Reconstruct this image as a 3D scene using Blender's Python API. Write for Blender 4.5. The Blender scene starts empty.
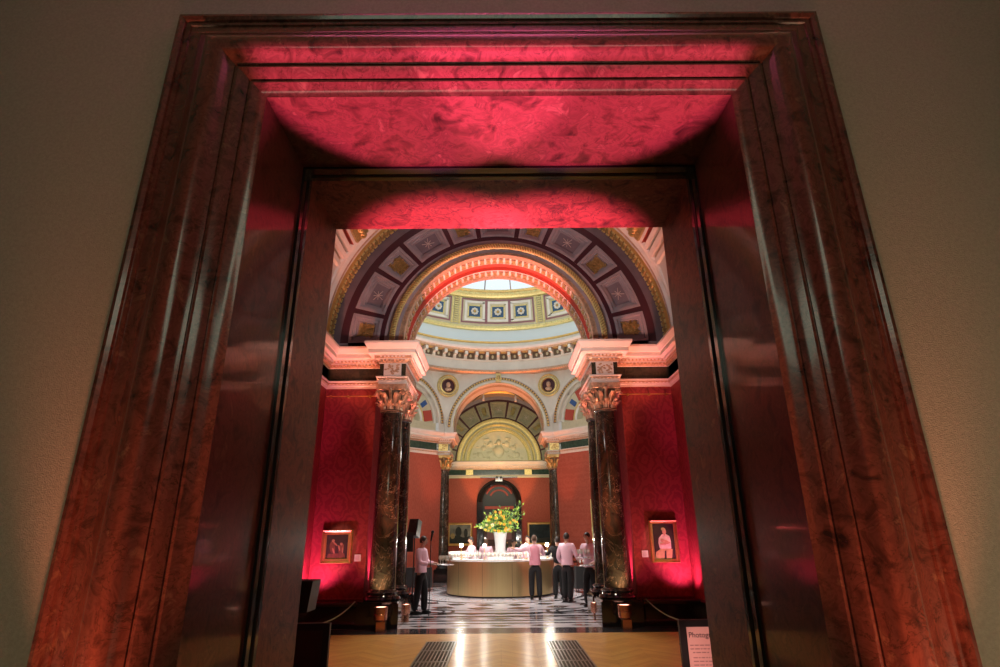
import bpy, math, random
from math import sin, cos, pi, radians as R, sqrt, atan2
from mathutils import Vector, Matrix
random.seed(7)
S = bpy.context.scene
COL = S.collection

# ------------------------------------------------------------------ camera, world, exposure
cam = bpy.data.objects.new('camera', bpy.data.cameras.new('camera'))
COL.objects.link(cam); S.camera = cam
YAW, PIT, ROL = R(0.263), R(19.5), R(-0.507)
cam.data.sensor_width = 36.0
cam.data.lens = 574.0 / 1000.0 * 36.0
cam.data.clip_start = 0.05
fwd = Vector((sin(YAW)*cos(PIT), cos(YAW)*cos(PIT), sin(PIT)))
rgt = Vector((cos(YAW), -sin(YAW), 0))
up = rgt.cross(fwd)
r2 = rgt*cos(ROL) + up*sin(ROL)
u2 = up*cos(ROL) - rgt*sin(ROL)
m = Matrix((r2, u2, -fwd)).transposed().to_4x4()
m.translation = Vector((-0.022, 0, 1.70))
cam.matrix_world = m

W = bpy.data.worlds.new('world'); S.world = W; W.use_nodes = True
bg = W.node_tree.nodes['Background']
bg.inputs[0].default_value = (0.72, 0.86, 1.0, 1); bg.inputs[1].default_value = 1.2
S.view_settings.view_transform = 'Standard'
S.view_settings.look = 'None'
S.view_settings.exposure = 0.0
S.view_settings.gamma = 1.0
S.view_settings.use_curve_mapping = False
S.cycles.use_denoising = True
S.cycles.max_bounces = 6
S.cycles.diffuse_bounces = 3
S.cycles.glossy_bounces = 4
S.cycles.transparent_max_bounces = 12
S.cycles.sample_clamp_indirect = 4.0
S.cycles.caustics_reflective = False
S.cycles.caustics_refractive = False

PINK = (1.0, 0.13, 0.40); SALMON = (1.0, 0.30, 0.17); WARM = (1.0, 0.80, 0.55); REDL = (1.0, 0.13, 0.38)
def spot(loc, tgt, power, color, angle, blend=0.4, size=0.06):
    l = bpy.data.lights.new('spot', 'SPOT'); l.energy = power; l.color = color
    l.spot_size = R(angle); l.spot_blend = blend; l.shadow_soft_size = size
    o = bpy.data.objects.new('spot_light', l); COL.objects.link(o); o.location = loc
    o.rotation_euler = (Vector(tgt)-Vector(loc)).to_track_quat('-Z', 'Y').to_euler(); return o
def area(loc, tgt, power, color, sx, sy, spread=180):
    l = bpy.data.lights.new('area', 'AREA'); l.energy = power; l.color = color
    l.shape = 'RECTANGLE'; l.size = sx; l.size_y = sy; l.spread = R(spread)
    o = bpy.data.objects.new('area_light', l); COL.objects.link(o); o.location = loc
    o.rotation_euler = (Vector(tgt)-Vector(loc)).to_track_quat('-Z', 'Y').to_euler(); return o
def point(loc, power, color, size=0.05):
    l = bpy.data.lights.new('point', 'POINT'); l.energy = power; l.color = color; l.shadow_soft_size = size
    o = bpy.data.objects.new('point_light', l); COL.objects.link(o); o.location = loc; return o

for s in (-1, 1):
    # floor lamps before the door surround, grazing up its jambs and soffit
    spot((s*0.50, 2.42, 0.15), (s*0.50, 2.56, 4.3), 3700, REDL, 28, 0.30, 0.04)
    spot((s*1.72, 2.42, 0.20), (s*1.78, 2.62, 4.0), 440, (1, .24, .12), 44, 0.9, 0.04)
    # floor lamps beyond the door, lighting the rear soffit
    spot((s*0.42, 5.0, 0.15), (s*0.42, 4.74, 4.2), 3400, REDL, 28, 0.6, 0.04)
    # uplighters at the columns and crimson walls, with added spots among them
    spot((s*2.37, 12.33, 0.50), (s*2.50, 12.50, 6.0), 520, SALMON, 34, 0.6)
    spot((s*2.15, 12.25, 0.45), (s*2.1, 13.2, 6.5), 620, SALMON, 36, 0.7)
    spot((s*3.82, 12.62, 0.53), (s*3.80, 13.1, 1.5), 130, PINK, 100, 1.0)
    spot((s*3.2, 8.6, 5.6), (s*3.42, 13.1, 1.55), 750, WARM, 7.5, 0.4)  # added spot from above, whitens the painting; no fixture modelled
    spot((s*3.0, 12.62, 0.53), (s*3.0, 13.1, 1.6), 8, PINK, 100, 1.0)
    spot((s*2.48, 12.42, 0.6), (s*2.46, 12.8, 1.1), 60, (1, .50, .26), 90, 1.0)
    spot((s*3.72, 11.0, 0.55), (s*4.05, 12.2, 3.2), 330, PINK, 30, 0.9)
    spot((s*3.80, 12.5, 0.55), (s*4.05, 12.75, 1.6), 70, PINK, 60, 0.9)
    spot((s*3.0, 10.4, 0.60), (s*3.4, 13.1, 5.7), 700, SALMON, 15, 0.6)  # added spot, set back from the wall to reach only the cornice
    spot((s*2.76, 13.55, 0.60), (s*2.90, 13.4, 3.6), 330, PINK, 40, 0.9)
    # near vault mouldings washed from below
    spot((s*3.5, 9.5, 0.6), (s*3.6, 12.3, 7.6), 1100, SALMON, 46, 0.8)
    # passage arch soffits
    spot((s*1.5, 13.7, 0.35), (s*0.5, 13.75, 8.3), 3600, (1, .22, .17), 36, 0.5)
    spot((s*1.75, 25.2, 0.35), (s*1.2, 25.4, 8.0), 1100, (1, .25, .06), 50, 0.6)
    # far cornice
    spot((s*2.3, 23.7, 0.5), (s*2.3, 24.3, 6), 500, SALMON, 36, 0.6)
    # wall washers in the octagon, far room
    spot((s*3.0, 18.4, 5.9), (s*3.9, 23.2, 3.0), 260, WARM, 80, 0.9, 0.2)
    spot((s*1.4, 32.2, 5.6), (s*1.8, 34.8, 2.5), 90, WARM, 80, 0.9, 0.2)
    spot((s*1.05, 34.5, 0.5), (s*1.1, 35.0, 4.0), 60, PINK, 50, 0.8)
area((0, 19.7, 8.9), (0, 19.7, 14), 170, (1, .93, .80), 6, 6)
area((0, 17.2, 6.4), (0, 24.6, 8.3), 130, (1, .93, .80), 5, .5)
spot((0, 19.7, 8.6), (0, 17.9, 0), 3000, (1, .93, .88), 74, .6, .5)
area((0, 30.5, 5.0), (0, 34.8, 7.2), 130, (1, .92, .62), 4, .5)
spot((1.3, 5.1, 0.5), (1.98, 6.0, 0.72), 40, (1, .50, .42), 44, .8)  # added spot to brighten the notice behind the right jamb
spot((0, 13.9, 8.0), (0, 14.6, 0), 900, (1, .93, .88), 44, .7, .3)  # added spot to brighten the near marble floor
spot((0, 13.6, 7.9), (0, 18.6, 0.7), 2600, (1, .93, .86), 40, .7, .2)  # added spot to brighten the bar front and the people
spot((0, 9.6, 4.4), (0, 13.2, 7.2), 420, (1, .90, .84), 125, .9, .15)
spot((0, 9.0, 8.6), (0, 10.6, 0), 1500, (1, .86, .62), 46, .7, .5)  # added overhead spot to brighten the wood floor
# camera side room: dim lamps
area((0, -2.5, 4.6), (0, 2.8, 3.2), 34, (.84, 1, .74), 5, 1)
for s in (-1, 1): spot((s*1.1, 33.0, 0.5), (s*1.1, 34.9, 5.8), 1000, (1, .36, .08), 34, 0.6)  # far room: added orange spots lighting the end wall cornice from below
for s in (-1, 1):
    spot((s*3.8, 1.3, 0.2), (s*3.1, 2.9, 1.2), 55 if s < 0 else 170, (1, .60, .36), 120, 1.0, 0.3)

# ------------------------------------------------------------------ materials
def nt(name):
    mt = bpy.data.materials.new(name); mt.use_nodes = True
    n = mt.node_tree; return mt, n, n.nodes['Principled BSDF']
def N(n, t, **kw):
    x = n.nodes.new(t)
    for k, v in kw.items():
        if k.startswith('i_'):
            key = k[2:]; key = int(key) if key.isdigit() else key.replace('_', ' ')
            x.inputs[key].default_value = v
        else: setattr(x, k, v)
    return x
def mat(name, c, rough=0.6, metal=0.0, coat=0.0, var=0.0, scale=8.0, bump=0.0, bscale=40.0, emit=None, es=0.0, alpha=1.0, spec=0.5):
    mt, n, b = nt(name)
    b.inputs['Base Color'].default_value = (*c, 1); b.inputs['Roughness'].default_value = rough
    b.inputs['Metallic'].default_value = metal; b.inputs['Coat Weight'].default_value = coat
    b.inputs['Specular IOR Level'].default_value = spec
    if var:
        tc = N(n, 'ShaderNodeTexCoord'); no = N(n, 'ShaderNodeTexNoise', i_Scale=scale, i_Detail=4.0)
        n.links.new(tc.outputs['Object'], no.inputs['Vector'])
        cr = N(n, 'ShaderNodeValToRGB')
        cr.color_ramp.elements[0].position = .3; cr.color_ramp.elements[1].position = .7
        cr.color_ramp.elements[0].color = (*[x*(1-var) for x in c], 1)
        cr.color_ramp.elements[1].color = (*[min(1, x*(1+var)) for x in c], 1)
        n.links.new(no.outputs[0], cr.inputs[0]); n.links.new(cr.outputs[0], b.inputs['Base Color'])
    if bump:
        tc = N(n, 'ShaderNodeTexCoord'); no = N(n, 'ShaderNodeTexNoise', i_Scale=bscale, i_Detail=3.0)
        n.links.new(tc.outputs['Object'], no.inputs['Vector'])
        bp = N(n, 'ShaderNodeBump', i_Strength=bump, i_Distance=.02)
        n.links.new(no.outputs[0], bp.inputs['Height']); n.links.new(bp.outputs[0], b.inputs['Normal'])
    if emit: b.inputs['Emission Color'].default_value = (*emit, 1); b.inputs['Emission Strength'].default_value = es
    b.inputs['Alpha'].default_value = alpha
    return mt
def ramp(n, stops):
    cr = N(n, 'ShaderNodeValToRGB'); e = cr.color_ramp.elements
    while len(e) < len(stops): e.new(.5)
    for x, (p, c) in zip(e, stops): x.position = p; x.color = (*c, 1)
    return cr
def marble(name, stops, scale=2.0, dist=1.2, rough=.1, coat=.6, vein=None, vscale=1.6, vw=.03, bump=0.0, rv=0.0):
    mt, n, b = nt(name); L = n.links.new
    tc = N(n, 'ShaderNodeTexCoord')
    n1 = N(n, 'ShaderNodeTexNoise', i_Scale=scale, i_Detail=9.0, i_Roughness=.62, i_Distortion=dist)
    L(tc.outputs['Object'], n1.inputs['Vector'])
    cr = ramp(n, stops); L(n1.outputs[0], cr.inputs[0]); out = cr.outputs[0]
    if vein:
        n2 = N(n, 'ShaderNodeTexNoise', i_Scale=vscale, i_Detail=7.0, i_Roughness=.6, i_Distortion=1.8)
        L(tc.outputs['Object'], n2.inputs['Vector'])
        s_ = N(n, 'ShaderNodeMath', operation='SUBTRACT', i_1=.5); L(n2.outputs[0], s_.inputs[0])
        a_ = N(n, 'ShaderNodeMath', operation='ABSOLUTE'); L(s_.outputs[0], a_.inputs[0])
        v_ = N(n, 'ShaderNodeMapRange', i_1=0.0, i_2=vw, i_3=1.0, i_4=0.0); L(a_.outputs[0], v_.inputs[0])
        mx = N(n, 'ShaderNodeMix', data_type='RGBA'); L(v_.outputs[0], mx.inputs[0]); L(out, mx.inputs[6])
        mx.inputs[7].default_value = (*vein, 1); out = mx.outputs[2]
    L(out, b.inputs['Base Color'])
    b.inputs['Roughness'].default_value = rough; b.inputs['Coat Weight'].default_value = coat
    b.inputs['Coat Roughness'].default_value = rough*.4
    if bump:
        bp = N(n, 'ShaderNodeBump', i_Strength=bump, i_Distance=.01); L(n1.outputs[0], bp.inputs['Height']); L(bp.outputs[0], b.inputs['Normal'])
    return mt
MT = {}
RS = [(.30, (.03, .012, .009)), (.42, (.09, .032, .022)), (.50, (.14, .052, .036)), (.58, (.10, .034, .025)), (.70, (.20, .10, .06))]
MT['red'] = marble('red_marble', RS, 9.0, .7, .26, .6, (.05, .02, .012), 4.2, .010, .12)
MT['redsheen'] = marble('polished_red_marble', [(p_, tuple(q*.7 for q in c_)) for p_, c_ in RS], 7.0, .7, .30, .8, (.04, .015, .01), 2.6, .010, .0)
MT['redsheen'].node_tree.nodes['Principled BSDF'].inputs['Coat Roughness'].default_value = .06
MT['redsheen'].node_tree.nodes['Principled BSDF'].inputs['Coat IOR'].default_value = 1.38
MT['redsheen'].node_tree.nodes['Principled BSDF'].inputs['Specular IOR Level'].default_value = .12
MT['redsatin'] = marble('satin_red_marble', [(p_, tuple(q*w_ for q, w_ in zip(c_, (1.6, 1.3, 1.0)))) for p_, c_ in RS], 7.0, .7, .5, .28, (.04, .015, .01), 2.6, .010, .0)  # warmer stops put the golden floor reflection into the marble colour
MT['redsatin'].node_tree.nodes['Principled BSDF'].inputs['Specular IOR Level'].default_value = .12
MT['black'] = marble('black_marble', [(.3, (.006, .006, .007)), (.7, (.022, .02, .02))], 3, 1, .12, .6)
MT['column'] = marble('dark_veined_marble', [(.3, (.012, .014, .012)), (.5, (.035, .036, .028)), (.62, (.07, .05, .03)), (.75, (.025, .03, .025))], 2.6, 1.4, .14, .7, (.24, .20, .15), 1.25, .007)
MT['greenm'] = marble('green_frieze_marble', [(.3, (.01, .03, .022)), (.6, (.03, .07, .05)), (.8, (.08, .11, .08))], 6, 1, .2, .4)
MT['darkfr'] = marble('dark_frieze_marble', [(.3, (.02, .02, .014)), (.7, (.07, .06, .035))], 7, 1, .25, .3)
MT['white'] = mat('cream_plaster', (.72, .70, .62), .6, var=.06, scale=3)
MT['pinkp'] = mat('pale_plaster', (.74, .66, .60), .5, var=.05, scale=3)
MT['cream'] = mat('ivory_paint', (.62, .58, .40), .5, var=.06)
MT['olive'] = mat('olive_gilt_paint', (.45, .42, .18), .45, .25, var=.12, scale=5)
MT['brown'] = mat('umber_paint', (.16, .11, .07), .6)
MT['stone'] = mat('grey_olive_paint', (.30, .29, .20), .5, var=.1)
MT['lav'] = mat('lavender_grey_paint', (.30, .26, .29), .55, var=.10, scale=4)
MT['lavd'] = mat('deep_lavender_paint', (.17, .14, .17), .6, var=.12, scale=4)
MT['lavl'] = mat('pale_lavender_paint', (.50, .42, .40), .5)
MT['maroon'] = mat('maroon_paint', (.055, .012, .02), .45)
MT['gold'] = mat('gilding', (.50, .36, .14), .42, .6, var=.25, scale=14, bump=.5, bscale=28)
MT['goldp'] = mat('plain_gilding', (.85, .55, .18), .32, .8, var=.1)
MT['goldy'] = mat('pale_gilding', (.72, .62, .26), .4, .4, var=.2, scale=20)
MT['copper'] = mat('copper_gilding', (.58, .38, .25), .38, .4, var=.25, scale=16, bump=.4, bscale=25)
MT['blue'] = mat('blue_panel_paint', (.03, .10, .30), .5)
MT['navy'] = mat('navy_panel_paint', (.03, .09, .18), .5)
MT['sky'] = mat('pale_blue_paint', (.60, .70, .72), .6)
MT['brick'] = mat('red_panel_paint', (.45, .07, .045), .6)
MT['mauve'] = mat('mauve_paint', (.26, .12, .13), .5)
MT['wallgreen'] = mat('green_grey_wall_fabric', (.30, .31, .24), .85, var=.10, scale=60, bump=.25, bscale=160)
MT['blackm'] = mat('black_paint', (.008, .008, .009), .45)
MT['blackmetal'] = mat('black_metal', (.012, .012, .013), .35, .3)
MT['chrome'] = mat('copper_lit_chrome', (.62, .30, .20), .25, .85)  # chrome; its warm reflections of pink light and wood are in the colour
MT['steel'] = mat('grate_steel', (.30, .28, .22), .35, .8)
MT['dark'] = mat('grate_shadow_gap', (.006, .006, .005), .8)
MT['vase'] = mat('white_ceramic', (.52, .52, .55), .3, coat=.3)
MT['skin'] = mat('skin', (.50, .27, .19), .5)
MT['shirt'] = mat('pink_lit_shirt', (.78, .50, .58), .8)  # white shirts, with the pink light on them put into the colour
MT['vest'] = mat('pink_waistcoat', (.60, .24, .30), .8)
MT['trous'] = mat('black_trousers', (.004, .004, .005), .8)
MT['hair'] = mat('dark_hair', (.02, .012, .008), .6)
MT['hairb'] = mat('brown_hair', (.08, .04, .02), .6)
MT['shoe'] = mat('black_leather', (.01, .01, .01), .3)
MT['bulb'] = mat('lamp_bulb', (1, 1, 1), .3, emit=(1, .93, .80), es=45)
MT['bulbs'] = mat('dim_lamp_bulb', (1, 1, 1), .3, emit=(1, .93, .80), es=9)
MT['lens'] = mat('lamp_lens', (1, .8, .7), .2, emit=(1, .45, .32), es=7)
MT['counter'] = mat('white_counter_cloth', (.85, .83, .78), .5)
MT['leaf'] = mat('green_leaf', (.34, .50, .07), .5, var=.4, scale=3)
MT['leafd'] = mat('dark_green_leaf', (.08, .22, .07), .5, var=.4, scale=3)
MT['petal'] = mat('yellow_petal', (.85, .52, .04), .5)
MT['petalo'] = mat('orange_petal', (.85, .25, .03), .5)
MT['petalw'] = mat('cream_petal', (.75, .72, .50), .5)
MT['paper'] = mat('sign_paper', (.80, .52, .48), .7)
MT['card'] = mat('white_card', (.78, .70, .66), .7)
MT['ink'] = mat('dark_ink', (.03, .02, .03), .7)
MT['inkl'] = mat('grey_ink', (.42, .25, .25), .7)
MT['signb'] = mat('dark_brown_panel', (.035, .015, .012), .4)
MT['cord'] = mat('grey_green_cord', (.20, .24, .14), .6)
MT['glassw'] = mat('drinking_glass', (.90, .91, .91), .12, alpha=.6, spec=.9)
MT['wine'] = mat('pale_wine', (.80, .62, .25), .1, alpha=.8)
MT['bottle'] = mat('dark_bottle_glass', (.01, .025, .012), .08, coat=.5)
MT['silver'] = mat('silver_tray', (.75, .73, .72), .2, 1.0)
MT['wood'] = mat('dark_wood', (.07, .02, .012), .35, coat=.3, var=.3)
MT['speaker'] = mat('speaker_grille', (.01, .01, .011), .6, bump=.3, bscale=200)
mt, n, b = nt('skylight_glass'); b.inputs['Base Color'].default_value = (.9, .96, 1, 1); b.inputs['Roughness'].default_value = .05
b.inputs['Alpha'].default_value = .12; MT['glass'] = mt

def damask(name, ca, cb):
    mt, n, b = nt(name); L = n.links.new
    tc = N(n, 'ShaderNodeTexCoord'); sp = N(n, 'ShaderNodeSeparateXYZ'); L(tc.outputs['Object'], sp.inputs[0])
    ad = N(n, 'ShaderNodeMath', operation='ADD'); L(sp.outputs[0], ad.inputs[0]); L(sp.outputs[1], ad.inputs[1])
    def mth(op, a, b2=None):
        x = N(n, 'ShaderNodeMath', operation=op)
        for i, q in enumerate((a, b2)):
            if q is None: continue
            if isinstance(q, (int, float)): x.inputs[i].default_value = q
            else: L(q, x.inputs[i])
        return x.outputs[0]
    X = mth('MULTIPLY', ad.outputs[0], 2*pi/.62); Z = mth('MULTIPLY', sp.outputs[2], 2*pi/.95)
    no = N(n, 'ShaderNodeTexNoise', i_Scale=9.0, i_Detail=3.0); L(tc.outputs['Object'], no.inputs['Vector'])
    nn = mth('MULTIPLY', mth('SUBTRACT', no.outputs[0], .5), 2.4)
    f = mth('ADD', mth('COSINE', X), mth('ADD', mth('COSINE', Z), nn))
    g = mth('SINE', mth('MULTIPLY', f, 5.5))
    v = N(n, 'ShaderNodeMapRange', i_1=-.25, i_2=.25); L(g, v.inputs[0])
    mx = N(n, 'ShaderNodeMix', data_type='RGBA'); L(v.outputs[0], mx.inputs[0])
    mx.inputs[6].default_value = (*ca, 1); mx.inputs[7].default_value = (*cb, 1)
    L(mx.outputs[2], b.inputs['Base Color']); b.inputs['Roughness'].default_value = .6
    b.inputs['Specular IOR Level'].default_value = .2
    return mt
MT['damask'] = damask('crimson_damask', (.28, .044, .042), (.36, .060, .055))
MT['damaskf'] = damask('salmon_damask', (.38, .085, .055), (.42, .10, .065))

def plank_mat():
    mt, n, b = nt('chevron_wood_floor'); L = n.links.new
    tc = N(n, 'ShaderNodeTexCoord'); sp = N(n, 'ShaderNodeSeparateXYZ'); L(tc.outputs['Object'], sp.inputs[0])
    ab = N(n, 'ShaderNodeMath', operation='PINGPONG', i_1=.55); L(sp.outputs[0], ab.inputs[0])
    cb = N(n, 'ShaderNodeCombineXYZ')
    a1 = N(n, 'ShaderNodeMath', operation='ADD'); L(sp.outputs[1], a1.inputs[0]); L(ab.outputs[0], a1.inputs[1])
    L(ab.outputs[0], cb.inputs[0]); L(a1.outputs[0], cb.inputs[1])
    br = N(n, 'ShaderNodeTexBrick', i_Scale=1.0, i_Mortar_Size=.0025, i_Brick_Width=1.1, i_Row_Height=.085)
    br.inputs['Color1'].default_value = (.52, .27, .065, 1); br.inputs['Color2'].default_value = (.64, .37, .10, 1)
    br.inputs['Mortar'].default_value = (.20, .09, .03, 1)
    L(cb.outputs[0], br.inputs['Vector'])
    no = N(n, 'ShaderNodeTexNoise', i_Scale=2.5, i_Detail=6.0); L(tc.outputs['Object'], no.inputs['Vector'])
    mp = N(n, 'ShaderNodeMapRange', i_3=.75, i_4=1.25); L(no.outputs[0], mp.inputs[0])
    mx = N(n, 'ShaderNodeMix', data_type='RGBA', blend_type='MULTIPLY', i_0=1.0); L(br.outputs[0], mx.inputs[6]); L(mp.outputs[0], mx.inputs[7])
    L(mx.outputs[2], b.inputs['Base Color']); b.inputs['Roughness'].default_value = .42; b.inputs['Coat Weight'].default_value = .35; b.inputs['Coat Roughness'].default_value = .22
    return mt
MT['plank'] = plank_mat()
MT['mfloor'] = marble('pale_floor_marble', [(.3, (.58, .54, .57)), (.7, (.78, .74, .77))], 2, 1, .20, .6)
MT['mfloord'] = marble('dark_floor_marble', [(.3, (.03, .03, .035)), (.7, (.09, .08, .09))], 2, 1, .16, .6)
MT['mfloorb'] = marble('brown_floor_marble', [(.3, (.16, .11, .10)), (.7, (.28, .2, .18))], 2, 1, .16, .6)

def brushed():
    mt, n, b = nt('brushed_brass'); L = n.links.new
    tc = N(n, 'ShaderNodeTexCoord'); mp = N(n, 'ShaderNodeMapping'); mp.inputs['Scale'].default_value = (60, 60, .6)
    no = N(n, 'ShaderNodeTexNoise', i_Scale=1.0, i_Detail=3.0); L(tc.outputs['Object'], mp.inputs[0]); L(mp.outputs[0], no.inputs['Vector'])
    cr = ramp(n, [(.3, (.66, .53, .25)), (.7, (.74, .60, .30))]); L(no.outputs[0], cr.inputs[0]); L(cr.outputs[0], b.inputs['Base Color'])
    b.inputs['Metallic'].default_value = .9; b.inputs['Roughness'].default_value = .30
    return mt
MT['brass'] = brushed()

# ------------------------------------------------------------------ mesh builder
class MB:
    def __init__(s): s.v = []; s.f = []; s.m = []; s.ml = []
    def mi(s, k):
        if k not in s.ml: s.ml.append(k)
        return s.ml.index(k)
    def add(s, vs, fs, k):
        o = len(s.v); s.v += [tuple(x) for x in vs]; i = s.mi(k)
        for f in fs: s.f.append([o+q for q in f]); s.m.append(i)
        return s
    def grid(s, rows, k, closed=False, kf=None):
        """rows: list of equally long lists of points; quads between them"""
        o = len(s.v); nr = len(rows); nc = len(rows[0])
        for r_ in rows: s.v += [tuple(p) for p in r_]
        for i in range(nr-1 if not closed else nr):
            i2 = (i+1) % nr
            for j in range(nc-1):
                kk = kf(j) if kf else k
                if kk is None: continue
                s.f.append([o+i*nc+j, o+i*nc+j+1, o+i2*nc+j+1, o+i2*nc+j]); s.m.append(s.mi(kk))
        return s
    def box(s, c, d, k, rot=None, tf=None):
        x, y, z = d[0]/2, d[1]/2, d[2]/2
        vs = [Vector((a*x, b_*y, e*z)) for a in (-1, 1) for b_ in (-1, 1) for e in (-1, 1)]
        if rot is not None:
            q = rot if isinstance(rot, Matrix) else Matrix.Rotation(rot, 3, 'Z'); vs = [q @ v for v in vs]
        vs = [v+Vector(c) for v in vs]
        if tf: vs = [tf(v) for v in vs]
        return s.add(vs, [(0, 1, 3, 2), (4, 6, 7, 5), (0, 4, 5, 1), (2, 3, 7, 6), (0, 2, 6, 4), (1, 5, 7, 3)], k)
    def lathe(s, prof, k, n=24, c=(0, 0, 0), a0=0, a1=2*pi, kf=None):
        full = abs(a1-a0-2*pi) < 1e-6
        rows = []
        for i in range(n if full else n+1):
            a = a0+(a1-a0)*i/n
            rows.append([(c[0]+r*cos(a), c[1]+r*sin(a), c[2]+z) for r, z in prof])
        return s.grid(rows, k, closed=full, kf=kf)
    def tube(s, pts, r, k, n=8, cap=True):
        pts = [Vector(p) for p in pts]; rows = []; rr = r if isinstance(r, (list, tuple)) else [r]*len(pts)
        prev = None
        for i, p in enumerate(pts):
            t = (pts[min(i+1, len(pts)-1)]-pts[max(i-1, 0)]).normalized()
            a = Vector((0, 0, 1)) if abs(t.z) < .9 else Vector((1, 0, 0))
            if prev is not None: a = prev
            u = t.cross(a).normalized(); w = u.cross(t).normalized(); prev = w
            rows.append([p+(u*cos(2*pi*j/n)+w*sin(2*pi*j/n))*rr[i] for j in range(n+1)])
        s.grid(rows, k)
        if cap:
            for rw in (rows[0], rows[-1]): s.add(rw[:-1], [list(range(n))], k)
        return s
    def ball(s, c, r, k, n=10, m_=7):
        rx, ry, rz = r if isinstance(r, (list, tuple)) else (r, r, r)
        rows = [[(c[0]+rx*sin(pi*j/m_)*cos(2*pi*i/n), c[1]+ry*sin(pi*j/m_)*sin(2*pi*i/n), c[2]+rz*cos(pi*j/m_)) for j in range(m_+1)] for i in range(n)]
        return s.grid(rows, k, closed=True)
    def sweep(s, prof, path, k, closed=False, kf=None, caps=False):
        """prof: (out, z); path: plan points; out goes to the RIGHT of travel, mitred"""
        P = [Vector((p[0], p[1])) for p in path]; n = len(P); rows = []
        for i in range(n):
            if closed or 0 < i < n-1:
                d1 = (P[i]-P[i-1]).normalized(); d2 = (P[(i+1) % n]-P[i]).normalized()
            elif i == 0: d1 = d2 = (P[1]-P[0]).normalized()
            else: d1 = d2 = (P[-1]-P[-2]).normalized()
            n1 = Vector((d1.y, -d1.x)); n2 = Vector((d2.y, -d2.x))
            bm = (n1+n2); bm = bm/bm.dot(n1) if bm.dot(n1) > .05 else n1
            rows.append([(P[i].x+bm.x*o, P[i].y+bm.y*o, z) for o, z in prof])
        s.grid(rows, k, closed=closed, kf=kf)
        if caps and not closed:
            for rw in (rows[0], rows[-1]): s.add(rw, [list(range(len(rw)))], k if k else kf(0))
        return s
    def arc(s, F, zc, prof, k, n=48, a0=0, a1=pi, kf=None):
        """prof: (radius, depth) in frame F"""
        rows = []
        for i in range(n+1):
            a = a0+(a1-a0)*i/n
            rows.append([F(r*cos(a), d, zc+r*sin(a)) for r, d in prof])
        return s.grid(rows, k, kf=kf)
    def build(s, name, parent=None, label=None, cat=None, group=None, kind=None, loc=None, rz=0, smooth=32):
        me = bpy.data.meshes.new(name); me.from_pydata(s.v, [], s.f)
        for k in s.ml: me.materials.append(MT[k])
        me.polygons.foreach_set('material_index', s.m)
        import bmesh
        bm = bmesh.new(); bm.from_mesh(me); bmesh.ops.remove_doubles(bm, verts=bm.verts, dist=1e-5)
        bmesh.ops.recalc_face_normals(bm, faces=bm.faces); bm.to_mesh(me); bm.free()
        if smooth:
            me.polygons.foreach_set('use_smooth', [True]*len(me.polygons)); me.set_sharp_from_angle(angle=R(smooth))
        me.update()
        o = bpy.data.objects.new(name, me); COL.objects.link(o)
        if parent: o.parent = parent
        if loc: o.location = loc
        o.rotation_euler.z = rz
        tag(o, label, cat, group, kind); return o
def tag(o, label=None, cat=None, group=None, kind=None):
    if label: o['label'] = label
    if cat: o['category'] = cat
    if group: o['group'] = group
    if kind: o['kind'] = kind
def empty(name, loc=(0, 0, 0), rz=0, label=None, cat=None, group=None, kind=None):
    o = bpy.data.objects.new(name, None); COL.objects.link(o); o.location = loc; o.rotation_euler.z = rz
    o.empty_display_size = .1
    tag(o, label, cat, group, kind); return o
def dup(o, loc=None, rz=None, label=None, parent=None, scale=None):
    c = o.copy(); COL.objects.link(c)
    if loc is not None: c.location = loc
    if rz is not None: c.rotation_euler.z = rz
    if label: c['label'] = label
    if scale: c.scale = (scale,)*3
    if parent: c.parent = parent
    for ch in list(o.children): dup(ch, parent=c)
    return c
def frame(ox, oy, ang=0.0):
    """x along the wall, depth away from the viewer at ang=0"""
    ca, sa = cos(ang), sin(ang)
    return lambda x, d, z: (ox+x*ca-d*sa, oy+x*sa+d*ca, z)
def wall_arch(mb, F, xl, xr, z0, z1, rad, zc, depth, k, n=40):
    """wall face from z0 to z1 with an arched opening (open below down to z0)"""
    angs = [pi*i/n for i in range(n+1)]
    angs += [atan2(z1-zc, xr), atan2(z1-zc, xl)]; angs = sorted(set(angs))
    rows = []
    for a in angs:
        c_, s_ = cos(a), sin(a); t = 1e9
        if c_ > 1e-9: t = min(t, xr/c_)
        if c_ < -1e-9: t = min(t, xl/c_)
        if s_ > 1e-9: t = min(t, (z1-zc)/s_)
        rows.append([F(rad*c_, depth, zc+rad*s_), F(t*c_, depth, zc+t*s_)])
    mb.grid(rows, k)
    if z0 < zc:
        mb.add([F(rad, depth, z0), F(xr, depth, z0), F(xr, depth, zc), F(rad, depth, zc)], [(0, 1, 2, 3)], k)
        mb.add([F(-rad, depth, z0), F(xl, depth, z0), F(xl, depth, zc), F(-rad, depth, zc)], [(0, 1, 2, 3)], k)
def beads(mb, F, zc, rad, d, n, size, k, a0=0, a1=pi):
    for i in range(n):
        a = a0+(a1-a0)*(i+.5)/n
        q = Matrix.Rotation(-a, 3, 'Y')
        mb.box((rad*cos(a), d, zc+rad*sin(a)), size, k, rot=q, tf=lambda v: F(v.x, v.y, v.z))

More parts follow.
